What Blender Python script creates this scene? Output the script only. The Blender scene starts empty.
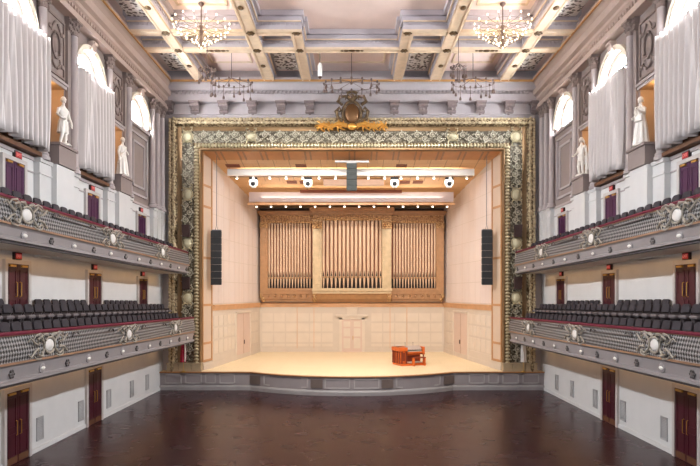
import bpy, bmesh, math, random
from mathutils import Vector, Matrix
random.seed(7)
PI = math.pi
SC = bpy.context.scene
COL = SC.collection

# ------------------------------------------------------------------ camera, sky, exposure
CZ = 5.75
FPX = 576.0
cam_d = bpy.data.cameras.new('camera')
cam = bpy.data.objects.new('camera', cam_d); COL.objects.link(cam)
cam.location = (0, 0, CZ); cam.rotation_euler = (PI/2, 0, 0)
cam_d.sensor_width = 36; cam_d.lens = FPX/700*36
cam_d.shift_x = -2/700; cam_d.shift_y = 61/700
cam_d.clip_end = 300
SC.camera = cam
w = bpy.data.worlds.new('daylight'); SC.world = w; w.use_nodes = True
w.node_tree.nodes['Background'].inputs[0].default_value = (0.88, 0.93, 1.0, 1)
w.node_tree.nodes['Background'].inputs[1].default_value = 0.8
SC.view_settings.view_transform = 'Standard'; SC.view_settings.look = 'None'
SC.view_settings.gamma = 1; SC.view_settings.use_curve_mapping = False
SC.view_settings.exposure = 0.35
SC.cycles.use_denoising = True
SC.cycles.max_bounces = 8
WINDOW_EMIT = 105.0
WINDOW_W = 210
STAGE_FRONT_W, STAGE_REAR_W = 145, 105
SPOT_W = 6600
UP_W = 120
CHAND_W = 105
BALC_W = 7
NICHE_W = 9

def area(name, loc, rot, sx, sy, power, col, spread=PI):
    d = bpy.data.lights.new(name, 'AREA'); d.shape = 'RECTANGLE'; d.size = sx; d.size_y = sy
    d.energy = power; d.color = col; d.spread = spread
    o = bpy.data.objects.new(name, d); COL.objects.link(o); o.location = loc; o.rotation_euler = rot
    return o
def point(name, loc, power, col, r=0.1):
    d = bpy.data.lights.new(name, 'POINT'); d.energy = power; d.color = col; d.shadow_soft_size = r
    o = bpy.data.objects.new(name, d); COL.objects.link(o); o.location = loc
    return o
WARM = (1.0, 0.72, 0.42)
area('front_batten_light', (0, 37.75, 13.22), (math.radians(24), 0, 0), 14.5, 0.25, STAGE_FRONT_W, (1.0, 0.94, 0.87))
area('rear_batten_light', (0, 41.75, 12.1), (math.radians(20), 0, 0), 13, 0.25, STAGE_REAR_W, (1.0, 0.94, 0.87))

for s_ in (-1, 1):                           # daylight falling in through the clerestory lunettes
    for c_ in (13.6, 19.4, 25.2, 31.0):
        area('window_daylight', (s_*11.46, c_, 15.62), (0, s_*math.radians(58), 0), 0.8, 1.9, WINDOW_W, (0.90, 0.95, 1.0), math.radians(85))

area('front_added_upfill', (0, 37.75, 13.5), (math.radians(155), 0, 0), 14.5, 0.25, UP_W, (1.0, 0.88, 0.74))  # added fill with no fixture of its own, brightens the stage ceiling
area('rear_added_upfill', (0, 41.3, 12.6), (math.radians(-150), 0, 0), 13, 0.25, UP_W*.6, (1.0, 0.88, 0.74))  # second added fill, aimed upward from behind the rear batten
for x_ in (-4.0, 4.0):                      # front-of-house spotlights in the hall ceiling, aimed at the stage
    d_ = bpy.data.lights.new('stage_spotlight', 'SPOT'); d_.energy = SPOT_W; d_.color = (1.0, 0.94, 0.85)
    d_.spot_size = math.radians(58); d_.spot_blend = 0.7; d_.shadow_soft_size = 0.25
    o_ = bpy.data.objects.new('stage_spotlight', d_); COL.objects.link(o_); o_.location = (x_, 20.0, 18.2)
    o_.rotation_euler = (Vector((x_*.35, 40.5, 4.5))-o_.location).to_track_quat('-Z', 'Y').to_euler()

# ------------------------------------------------------------------ helpers
def lin(c):
    c = c/255.0
    return c/12.92 if c <= 0.04045 else ((c+0.055)/1.055)**2.4
def rgb(r, g, b): return (lin(r), lin(g), lin(b), 1)

def world_loc(o):
    v = Vector((0, 0, 0))
    while o is not None:
        v += o.location; o = o.parent
    return v

class MB:
    def __init__(s): s.bm = bmesh.new()
    def face(s, pts):
        return s.bm.faces.new([s.bm.verts.new(p) for p in pts])
    def box(s, x0, x1, y0, y1, z0, z1):
        x0, x1 = sorted((x0, x1)); y0, y1 = sorted((y0, y1)); z0, z1 = sorted((z0, z1))
        v = [s.bm.verts.new((x, y, z)) for z in (z0, z1) for y in (y0, y1) for x in (x0, x1)]
        for f in ((0,2,3,1),(4,5,7,6),(0,1,5,4),(2,6,7,3),(0,4,6,2),(1,3,7,5)):
            s.bm.faces.new([v[i] for i in f])
        return s
    def loft(s, rings, cap=True, closed=True):
        rv = [[s.bm.verts.new(p) for p in r] for r in rings]
        n = len(rv[0])
        for a, b in zip(rv, rv[1:]):
            for i in range(n if closed else n-1):
                j = (i+1) % n
                try: s.bm.faces.new((a[i], a[j], b[j], b[i]))
                except ValueError: pass
        if cap and closed and n > 2:
            s.bm.faces.new(rv[0][::-1]); s.bm.faces.new(rv[-1])
        return s
    def prism_y(s, poly, ys, zf=lambda y: 0):          # polygon in (x,z) swept along y
        return s.loft([[(x, y, z+zf(y)) for x, z in poly] for y in ys])
    def prism_x(s, poly, x0, x1):
        return s.loft([[(x, y, z) for y, z in poly] for x in (x0, x1)])
    def prism_z(s, poly, z0, z1):
        return s.loft([[(x, y, z) for x, y in poly] for z in (z0, z1)])
    def lathe(s, c, prof, n=16, axis='z', sx=1, sy=1):
        rings = []
        for r, h in prof:
            ring = []
            for i in range(n):
                a = 2*PI*i/n; u, v = r*math.cos(a)*sx, r*math.sin(a)*sy
                p = {'z': (u, v, h), 'x': (h, u, v), 'y': (u, h, v)}[axis]
                ring.append((c[0]+p[0], c[1]+p[1], c[2]+p[2]))
            rings.append(ring)
        return s.loft(rings)
    def ell(s, c, r, n=12, m=8):
        if not hasattr(r, '__len__'): r = (r, r, r)
        prof = [(max(1e-4, math.sin(PI*k/m)), -math.cos(PI*k/m)) for k in range(m+1)]
        rings = [[(c[0]+r[0]*q*math.cos(2*PI*i/n), c[1]+r[1]*q*math.sin(2*PI*i/n), c[2]+r[2]*h) for i in range(n)] for q, h in prof]
        return s.loft(rings)
    def tube(s, pts, r, n=6):
        pts = [Vector(p) for p in pts]
        rs = r if hasattr(r, '__len__') else [r]*len(pts)
        rings = []
        for i, p in enumerate(pts):
            t = (pts[min(i+1, len(pts)-1)] - pts[max(i-1, 0)]).normalized()
            up = Vector((0, 0, 1)) if abs(t.z) < 0.9 else Vector((0, 1, 0))
            a = t.cross(up).normalized(); b = t.cross(a).normalized()
            rings.append([p + rs[i]*(a*math.cos(2*PI*k/n) + b*math.sin(2*PI*k/n)) for k in range(n)])
        return s.loft(rings)
    def sweep(s, path, prof, closed=True):               # path of (x,y) walked so that 'out' is on its right; prof of (out, z)
        P = [Vector((p[0], p[1])) for p in path]; rings = []
        for i, p in enumerate(P):
            d0 = (P[i]-P[i-1]).normalized() if i else (P[1]-P[0]).normalized()
            d1 = (P[i+1]-P[i]).normalized() if i < len(P)-1 else d0
            n0 = Vector((d0.y, -d0.x)); n1 = Vector((d1.y, -d1.x))
            n = (n0+n1); n = n/max(1e-6, n.dot(n0)) if n.length > 1e-6 else n0
            rings.append([(p.x+n.x*o, p.y+n.y*o, z) for o, z in prof])
        return s.loft(rings, cap=True, closed=closed)
    def xform(s, M):
        bmesh.ops.transform(s.bm, matrix=M, verts=s.bm.verts); return s
    def build(s, name, mat, parent=None, loc=None, smooth=False, bevel=0, angle=40, remesh=0):
        bmesh.ops.recalc_face_normals(s.bm, faces=s.bm.faces)
        off = world_loc(parent) if parent else Vector(loc or (0, 0, 0))
        if off.length: bmesh.ops.translate(s.bm, verts=s.bm.verts, vec=-off)
        me = bpy.data.meshes.new(name); s.bm.to_mesh(me); s.bm.free()
        o = bpy.data.objects.new(name, me); COL.objects.link(o)
        if parent: o.parent = parent
        else: o.location = off
        if remesh:
            md = o.modifiers.new('r', 'REMESH'); md.mode = 'VOXEL'; md.voxel_size = remesh
            sm = o.modifiers.new('s', 'SMOOTH'); sm.iterations = 2; sm.factor = 0.5
            dg = bpy.context.evaluated_depsgraph_get()
            me2 = bpy.data.meshes.new_from_object(o.evaluated_get(dg)); o.modifiers.clear(); o.data = me2; me2.name = name; me = me2
        if mat: me.materials.clear(); me.materials.append(mat)
        if smooth:
            for p in me.polygons: p.use_smooth = True
            if not remesh:
                try: me.set_sharp_from_angle(angle=math.radians(angle))
                except Exception: pass
        if bevel:
            b = o.modifiers.new('edge', 'BEVEL'); b.width = bevel; b.segments = 2; b.limit_method = 'ANGLE'
        return o

def tag(o, label, cat, group=None):
    o['label'] = label; o['category'] = cat
    if group: o['group'] = group
    return o
def thing(name, label, cat, loc=(0, 0, 0), group=None):
    o = bpy.data.objects.new(name, None); COL.objects.link(o); o.location = loc
    o.empty_display_size = 0.2
    return tag(o, label, cat, group)
def struct(o):
    o['kind'] = 'structure'; return o
def copy_tree(o, parent=None):
    c = o.copy(); COL.objects.link(c)
    if parent: c.parent = parent
    for ch in list(o.children): copy_tree(ch, c)
    return c
ORD = ['zeroth','first','second','third','fourth','fifth','sixth','seventh','eighth','ninth','tenth','eleventh','twelfth','thirteenth',
       'fourteenth','fifteenth','sixteenth','seventeenth','eighteenth','nineteenth','twentieth']
def ordinal(n):
    if n <= 20: return ORD[n]
    t = {2: 'twenty', 3: 'thirty', 4: 'forty'}[n//10]
    return ({2: 'twentieth', 3: 'thirtieth', 4: 'fortieth'}[n//10]) if n % 10 == 0 else t+'-'+ORD[n % 10]
def px(x, y, Y): return ((x-352)*Y/FPX, CZ-(y-294)*Y/FPX)

# ------------------------------------------------------------------ materials
def nodes_of(m): return m.node_tree.nodes, m.node_tree.links
def mat(name, col, rough=0.55, metal=0.0, var=0.08, scale=1.5, bump=0.0, bscale=20, col2=None, spec=0.5):
    m = bpy.data.materials.new(name); m.use_nodes = True
    N, L = nodes_of(m); b = N['Principled BSDF']
    b.inputs['Roughness'].default_value = rough; b.inputs['Metallic'].default_value = metal
    b.inputs['Specular IOR Level'].default_value = spec
    tc = N.new('ShaderNodeTexCoord'); no = N.new('ShaderNodeTexNoise')
    no.inputs['Scale'].default_value = scale; no.inputs['Detail'].default_value = 4
    L.new(tc.outputs['Object'], no.inputs['Vector'])
    r = N.new('ShaderNodeValToRGB')
    c2 = col2 or tuple(min(1, c*(1+var)) for c in col[:3])+(1,)
    c1 = col if col2 else tuple(c*(1-var) for c in col[:3])+(1,)
    r.color_ramp.elements[0].position = 0.3; r.color_ramp.elements[0].color = c1
    r.color_ramp.elements[1].position = 0.7; r.color_ramp.elements[1].color = c2
    L.new(no.outputs['Fac'], r.inputs['Fac']); L.new(r.outputs['Color'], b.inputs['Base Color'])
    if bump:
        n2 = N.new('ShaderNodeTexNoise'); n2.inputs['Scale'].default_value = bscale
        L.new(tc.outputs['Object'], n2.inputs['Vector'])
        bp = N.new('ShaderNodeBump'); bp.inputs['Strength'].default_value = bump; bp.inputs['Distance'].default_value = 0.02
        L.new(n2.outputs['Fac'], bp.inputs['Height']); L.new(bp.outputs['Normal'], b.inputs['Normal'])
    return m
def emis(name, col, strength, sample=True):
    m = bpy.data.materials.new(name); m.use_nodes = True
    N, L = nodes_of(m); b = N['Principled BSDF']
    b.inputs['Base Color'].default_value = col; b.inputs['Emission Color'].default_value = col
    b.inputs['Emission Strength'].default_value = strength
    if not sample: m.cycles.emission_sampling = 'NONE'
    return m
def ornament(name, dark, light, scale=7, rough=0.4, metal=0.5, lo=0.35, hi=0.62, dist=0.03):
    """carved and gilded leafwork: raised leaves in the light tone over a dark ground"""
    m = bpy.data.materials.new(name); m.use_nodes = True
    N, L = nodes_of(m); b = N['Principled BSDF']
    b.inputs['Roughness'].default_value = rough; b.inputs['Metallic'].default_value = metal
    tc = N.new('ShaderNodeTexCoord')
    n1 = N.new('ShaderNodeTexNoise'); n1.inputs['Scale'].default_value = scale*0.7; n1.inputs['Detail'].default_value = 2
    L.new(tc.outputs['Object'], n1.inputs['Vector'])
    mx = N.new('ShaderNodeMix'); mx.data_type = 'VECTOR'; mx.inputs['Factor'].default_value = 0.12
    L.new(tc.outputs['Object'], mx.inputs[4]); L.new(n1.outputs['Color'], mx.inputs[5])
    v = N.new('ShaderNodeTexVoronoi'); v.inputs['Scale'].default_value = scale
    L.new(mx.outputs[1], v.inputs['Vector'])
    inv = N.new('ShaderNodeMath'); inv.operation = 'SUBTRACT'; inv.inputs[0].default_value = 1.0
    L.new(v.outputs['Distance'], inv.inputs[1])
    r = N.new('ShaderNodeValToRGB')
    r.color_ramp.elements[0].position = lo; r.color_ramp.elements[0].color = dark
    r.color_ramp.elements[1].position = hi; r.color_ramp.elements[1].color = light
    L.new(inv.outputs[0], r.inputs['Fac']); L.new(r.outputs['Color'], b.inputs['Base Color'])
    bp = N.new('ShaderNodeBump'); bp.inputs['Strength'].default_value = 0.9; bp.inputs['Distance'].default_value = dist
    L.new(inv.outputs[0], bp.inputs['Height']); L.new(bp.outputs['Normal'], b.inputs['Normal'])
    return m
def lattice(name, hole, bar, period, thr=0.0, axes=(1, 2), rough=0.45, metal=0.2, soft=0.25):
    """pierced diamond grille"""
    m = bpy.data.materials.new(name); m.use_nodes = True
    N, L = nodes_of(m); b = N['Principled BSDF']
    b.inputs['Roughness'].default_value = rough; b.inputs['Metallic'].default_value = metal
    tc = N.new('ShaderNodeTexCoord'); sp = N.new('ShaderNodeSeparateXYZ'); L.new(tc.outputs['Object'], sp.inputs[0])
    def mt(op, a, c):
        n = N.new('ShaderNodeMath'); n.operation = op
        for k, q in enumerate((a, c)):
            if q is None: continue
            if isinstance(q, (int, float)): n.inputs[k].default_value = q
            else: L.new(q, n.inputs[k])
        return n.outputs[0]
    k = 2*PI/period
    u, v = sp.outputs[axes[0]], sp.outputs[axes[1]]
    a = mt('SINE', mt('MULTIPLY', mt('ADD', u, v), k/2*1.0), None)
    c = mt('SINE', mt('MULTIPLY', mt('SUBTRACT', u, v), k/2*1.0), None)
    h = mt('MULTIPLY', a, c)
    r = N.new('ShaderNodeValToRGB')
    r.color_ramp.elements[0].position = 0.5+thr; r.color_ramp.elements[0].color = bar
    r.color_ramp.elements[1].position = min(1, 0.5+thr+soft); r.color_ramp.elements[1].color = hole
    hh = mt('MULTIPLY_ADD', h, 0.5); hh.node.inputs[2].default_value = 0.5
    L.new(hh, r.inputs['Fac']); L.new(r.outputs['Color'], b.inputs['Base Color'])
    bp = N.new('ShaderNodeBump'); bp.inputs['Strength'].default_value = 0.8; bp.inputs['Distance'].default_value = 0.03; bp.invert = True
    L.new(hh, bp.inputs['Height']); L.new(bp.outputs['Normal'], b.inputs['Normal'])
    return m
def planks(name, c1, c2, w, rough, axis=0, lenm=3.0, gap=None, spec=0.5, bump=0.2):
    m = bpy.data.materials.new(name); m.use_nodes = True
    N, L = nodes_of(m); b = N['Principled BSDF']; b.inputs['Specular IOR Level'].default_value = spec
    tc = N.new('ShaderNodeTexCoord'); mp = N.new('ShaderNodeMapping')
    if axis == 1: mp.inputs['Rotation'].default_value = (0, 0, PI/2)
    if axis == 2: mp.inputs['Rotation'].default_value = (0, PI/2, 0)
    L.new(tc.outputs['Object'], mp.inputs['Vector'])
    br = N.new('ShaderNodeTexBrick'); br.inputs['Scale'].default_value = 1; br.inputs['Brick Width'].default_value = lenm
    br.inputs['Row Height'].default_value = w; br.inputs['Mortar Size'].default_value = 0.006; br.inputs['Bias'].default_value = 0
    br.inputs['Color1'].default_value = c1; br.inputs['Color2'].default_value = c2
    br.inputs['Mortar'].default_value = gap or tuple(x*0.5 for x in c1[:3])+(1,)
    L.new(mp.outputs['Vector'], br.inputs['Vector'])
    no = N.new('ShaderNodeTexNoise'); no.inputs['Scale'].default_value = 0.9; no.inputs['Detail'].default_value = 6
    L.new(tc.outputs['Object'], no.inputs['Vector'])
    mr = N.new('ShaderNodeMapRange'); mr.inputs[3].default_value = rough*0.8; mr.inputs[4].default_value = rough*1.3
    L.new(no.outputs['Fac'], mr.inputs[0]); L.new(mr.outputs[0], b.inputs['Roughness'])
    L.new(br.outputs['Color'], b.inputs['Base Color'])
    bp = N.new('ShaderNodeBump'); bp.inputs['Strength'].default_value = bump; bp.inputs['Distance'].default_value = 0.01
    L.new(br.outputs['Fac'], bp.inputs['Height']); bp.invert = True
    L.new(bp.outputs['Normal'], b.inputs['Normal'])
    return m

M = {}
M['white_wall'] = mat('white_plaster', rgb(208, 206, 204), 0.7, var=0.03)
M['mauve'] = mat('mauve_plaster', rgb(142, 128, 124), 0.7, var=0.05)
M['mauve_dk'] = mat('mauve_relief', rgb(132, 116, 110), 0.65, var=0.08, bump=0.2)
M['trim_lilac'] = mat('lilac_trim', rgb(170, 159, 158), 0.6, var=0.04)
M['cornice'] = mat('cornice_plaster', rgb(178, 158, 148), 0.6, var=0.05)
M['end_wall'] = mat('grey_lilac_plaster', rgb(176, 167, 168), 0.7, var=0.05)
M['corbel'] = mat('corbel_plaster', rgb(132, 117, 115), 0.6, var=0.12, scale=9, bump=0.3)
M['floor'] = planks('dark_hall_floor', rgb(53, 27, 32), rgb(58, 30, 35), 0.16, 0.25, axis=0, lenm=2.4, spec=0.22, bump=0.04)
M['stage_floor'] = planks('maple_stage_floor', rgb(244, 222, 180), rgb(248, 228, 188), 0.12, 0.35, axis=0, lenm=3)
M['stage_lip'] = mat('oak_lip', rgb(170, 118, 72), 0.45)
M['stage_front'] = mat('grey_stage_front', rgb(150, 142, 144), 0.6, var=0.04)
M['stage_vent'] = mat('brown_vent', rgb(124, 108, 102), 0.6)
M['shell'] = planks('pale_shell_panels', rgb(218, 202, 192), rgb(223, 207, 198), 1.35, 0.5, axis=0, lenm=2.0, gap=rgb(200, 168, 146), bump=0.15)
M['shell_plain'] = mat('pale_wainscot', rgb(206, 190, 173), 0.5, var=0.03)
M['shell_panel'] = mat('pale_raised_panel', rgb(214, 198, 180), 0.5, var=0.03)
M['shell_rail'] = mat('shell_rail_oak', rgb(212, 164, 120), 0.45)
M['shell_door'] = mat('pinkish_stage_door', rgb(210, 184, 168), 0.5, var=0.03)
M['stage_ceiling'] = planks('orange_wood_ceiling', rgb(222, 178, 130), rgb(228, 186, 138), 0.9, 0.5, axis=0, lenm=3.2)
M['soffit_wood'] = mat('orange_soffit', rgb(206, 146, 92), 0.5)
M['organ_wood'] = mat('organ_oak', rgb(168, 124, 84), 0.45, var=0.12, scale=3)
M['organ_gold'] = ornament('organ_gilt_frieze', rgb(140, 100, 64), rgb(206, 164, 112), 12, 0.45, 0.3)
M['organ_pil'] = mat('organ_grey_gold', rgb(196, 170, 132), 0.45, var=0.1, scale=4)
M['organ_back'] = mat('organ_dark_red', rgb(134, 76, 54), 0.7)
M['organ_dark'] = mat('organ_shadow_gap', rgb(40, 26, 18), 0.8)
M['pipe'] = mat('gilded_pipe', rgb(212, 180, 150), 0.42, 0.05, var=0.05)
M['console'] = mat('cherry_console', rgb(204, 98, 36), 0.4, var=0.15, scale=4)
M['console_dk'] = mat('dark_cherry', rgb(128, 50, 24), 0.45)
M['ivory'] = mat('ivory_keys', rgb(225, 214, 196), 0.4)
M['black'] = mat('matte_black', rgb(30, 30, 34), 0.55, var=0.1)
M['speaker_grey'] = mat('charcoal_grille', rgb(36, 41, 40), 0.6, var=0.15, scale=60)
M['white_truss'] = mat('white_painted_metal', rgb(240, 236, 230), 0.45, var=0.02)
M['lilac_truss'] = mat('pale_lilac_metal', rgb(204, 192, 196), 0.45, var=0.03)
M['steel'] = mat('steel', rgb(120, 118, 120), 0.35, 0.8)
M['bronze'] = mat('dark_bronze', rgb(112, 94, 88), 0.4, 0.5)
M['brass'] = mat('brass', rgb(206, 164, 88), 0.32, 0.8)
M['gold_orn'] = ornament('gilt_leaf_border', rgb(100, 80, 56), rgb(178, 158, 124), 8, 0.4, 0.45)
M['gold_cove'] = mat('dull_gold_cove', rgb(130, 102, 70), 0.4, 0.5, var=0.1)
M['silver_orn'] = ornament('silvered_arabesque', rgb(94, 85, 70), rgb(150, 142, 124), 8, 0.45, 0.2, 0.42, 0.75)
M['rope'] = mat('silver_gilt_rope', rgb(190, 176, 144), 0.35, 0.5, var=0.1, scale=6)
M['gold'] = mat('bright_gilt', rgb(216, 158, 76), 0.35, 0.6, var=0.15, scale=5)
M['gold_dk'] = mat('antique_gilt', rgb(108, 86, 60), 0.42, 0.5, var=0.3, scale=8)
M['shield'] = mat('ivory_shield', rgb(198, 188, 156), 0.4, var=0.08)
M['bal_lattice'] = lattice('pierced_balcony_grille', rgb(46, 43, 43), rgb(152, 149, 148), 0.125, -0.12)
M['bal_fascia'] = mat('balcony_grey', rgb(146, 138, 137), 0.55, var=0.05)
M['bal_gilt'] = mat('balcony_copper_line', rgb(158, 122, 96), 0.45, 0.2)
M['bal_dark'] = mat('balcony_dark_line', rgb(64, 58, 60), 0.6)
M['bal_soffit'] = mat('balcony_soffit', rgb(206, 196, 184), 0.7)
M['velvet'] = mat('crimson_velvet', rgb(104, 12, 42), 0.7, var=0.15, scale=5)
M['cart'] = mat('white_cartouche', rgb(226, 220, 214), 0.45, var=0.03)
M['cart_scroll'] = mat('pale_scrollwork', rgb(164, 154, 140), 0.45, var=0.15, scale=8)
M['dark_ros'] = mat('dark_rosette', rgb(88, 80, 78), 0.5, var=0.2)
M['lampglass'] = mat('white_lamp_glass', rgb(244, 238, 228), 0.3, var=.02)
M['carpet'] = mat('dark_carpet', rgb(74, 38, 46), 0.9)
M['seat'] = mat('charcoal_seat_cloth', rgb(48, 42, 48), 0.75, var=0.12, scale=9)
M['seat_lt'] = mat('grey_seat_shell', rgb(104, 96, 98), 0.6)
M['seat_arm'] = mat('seat_armrest', rgb(40, 32, 32), 0.5)
M['door'] = mat('maroon_door', rgb(64, 12, 29), 0.4, var=0.15, scale=2)
M['door_purple'] = mat('purple_door', rgb(66, 16, 62), 0.45, var=0.15, scale=2)
M['door_frame'] = mat('door_casing', rgb(190, 182, 178), 0.5)
M['grille'] = mat('grey_wall_grille', rgb(168, 166, 166), 0.6)
M['sign'] = mat('sign_box', rgb(44, 24, 24), 0.5)
M['sign_red'] = emis('exit_red', (0.4, 0.01, 0.016, 1), 0.12, False)
M['sign_txt'] = emis('exit_letters', (0.8, 0.25, 0.22, 1), 0.2, False)
M['curtain'] = mat('pale_lilac_curtain', rgb(216, 208, 205), 0.8, var=0.03)
M['win_brown'] = mat('brown_window_wood', rgb(96, 60, 36), 0.6)
M['win_frame'] = mat('cream_window_frame', rgb(232, 222, 206), 0.5)
M['sky'] = emis('daylit_glass', (0.88, 0.94, 1.0, 1), WINDOW_EMIT)
M['marble'] = mat('white_plaster_statue', rgb(236, 230, 222), 0.5, var=0.05, scale=4)
M['niche'] = mat('niche_tan', rgb(190, 158, 124), 0.65)
M['ceil'] = mat('pink_ceiling', rgb(240, 216, 206), 0.7, var=0.03)
M['ceil_cream'] = mat('cream_gilt_beam', rgb(226, 202, 174), 0.55, var=0.08, scale=3)
M['ceil_side_shade'] = mat('lilac_shade_coffer_side', rgb(188, 179, 183), 0.6, var=0.05)  # lilac tone paints in the weaker light on the beam sides
M['ceil_gilt'] = mat('beam_gilt_line', rgb(196, 146, 88), 0.5, 0.2)
M['ceil_lat'] = ornament('white_pierced_scroll', rgb(228, 222, 218), rgb(90, 78, 74), 6.2, 0.6, 0.0, 0.5, 0.62, 0.03)
M['flag_red'] = mat('red_flag_cloth', rgb(176, 30, 60), 0.7, var=0.3, scale=10)
M['flag_white'] = mat('white_flag_cloth', rgb(226, 220, 214), 0.7)
M['bulb'] = emis('warm_bulb', (1.0, 0.86, 0.62, 1), 3.0, False)
M['batten_bulb'] = emis('batten_lamp', (1.0, 0.88, 0.68, 1), 6.0, False)

# ------------------------------------------------------------------ floor, stage
HW = 11.5                                    # hall half width
floor = struct(MB().box(-HW-.6, HW+.6, 3, 47, -0.3, 0).build('floor', M['floor']))
R_b = (6.0**2 + 1.95**2)/(2*1.95)            # bowed stage front
bow = []
for k in range(25):
    x = -6 + 12*k/24
    bow.append((x, 32.5 + R_b - math.sqrt(R_b*R_b - x*x)))
front = [(-HW, 34.5), (-6.9, 34.5)] + bow + [(6.9, 34.5), (HW, 34.5)]
SZ = 1.1
o = MB().prism_z([(-HW, 46.6)] + front + [(HW, 46.6)], 0.0, SZ-.07).build('stage_platform', M['stage_front']); struct(o)
pr = MB(); pr.sweep(front, [(0, 0), (0.1, 0), (0.1, .2), (.05, .28), (0, .3)])
pr.build('base_moulding', mat('stage_base_moulding', rgb(150, 146, 147), 0.5), o)
pn = MB()
def along(path, step, margin=0.12):
    """rectangles laid along a polyline: yields centre, direction"""
    for a, b in zip(path, path[1:]): pass
def frontY(x):
    if abs(x) >= 6: return 34.45 if abs(x) < 6.9 else 34.5
    return 32.5 + R_b - math.sqrt(R_b*R_b - x*x)
def front_panel(mb, x0, x1, z0, z1, t=0.05, rim=0.07):
    ya, yb = frontY(x0), frontY(x1)
    d = Vector((x1-x0, yb-ya)); n = Vector((d.y, -d.x)).normalized()
    def strip(u0, u1, a, b):
        p0 = Vector((x0, ya)) + d*u0; p1 = Vector((x0, ya)) + d*u1
        q = [p0 - n*.06, p1 - n*.06, p1 + n*t, p0 + n*t]
        mb.prism_z([(v.x, v.y) for v in q], a, b)
    r = rim/d.length
    strip(0, 1, z0, z0+rim); strip(0, 1, z1-rim, z1); strip(0, r, z0, z1); strip(1-r, 1, z0, z1)
for s in (-1, 1):
    for a, b in ((11.2, 10.2), (10.0, 9.0), (8.8, 8.15), (7.95, 7.0), (5.2, 2.5), (1.55, .1)):
        if s*a < s*b: pass
        x0, x1 = sorted((s*a, s*b)); front_panel(pn, x0, x1, .38, .96)
pn.build('panel_moulding', mat('stage_panel_moulding', rgb(176, 169, 170), 0.55), o)
lp = MB(); lp.sweep(front, [(-.2, SZ-.07), (.1, SZ-.07), (.12, SZ-.03), (.1, SZ), (-.2, SZ)])
lp.build('stage_lip', M['stage_lip'], o)
struct(MB().prism_z([(-HW, 46.6)] + [(x, y+.03) for x, y in front] + [(HW, 46.6)], SZ-.068, SZ+.004).build('stage_floor', M['stage_floor']))
for k, cx in enumerate((-5.75, -2.0, 2.0, 5.75)):
    g = MB(); x0, x1 = cx-.33, cx+.33
    ya, yb = frontY(x0), frontY(x1); d = Vector((x1-x0, yb-ya)); n = Vector((d.y, -d.x)).normalized()
    for i in range(9):
        z = .42 + i*.055
        q = [Vector((x0, ya))-n*.04, Vector((x1, yb))-n*.04, Vector((x1, yb))+n*.075, Vector((x0, ya))+n*.075]
        g.prism_z([(v.x, v.y) for v in q], z, z+.038)
    v = g.build('stage_vent', M['stage_vent'], None, (cx, frontY(cx), .42))
    tag(v, ['brown slatted vent at the left corner of the bowed stage front', 'brown slatted vent left of centre in the bowed stage front',
            'brown slatted vent right of centre in the bowed stage front', 'brown slatted vent at the right corner of the bowed stage front'][k], 'vent', 'vents in the stage front')

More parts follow.
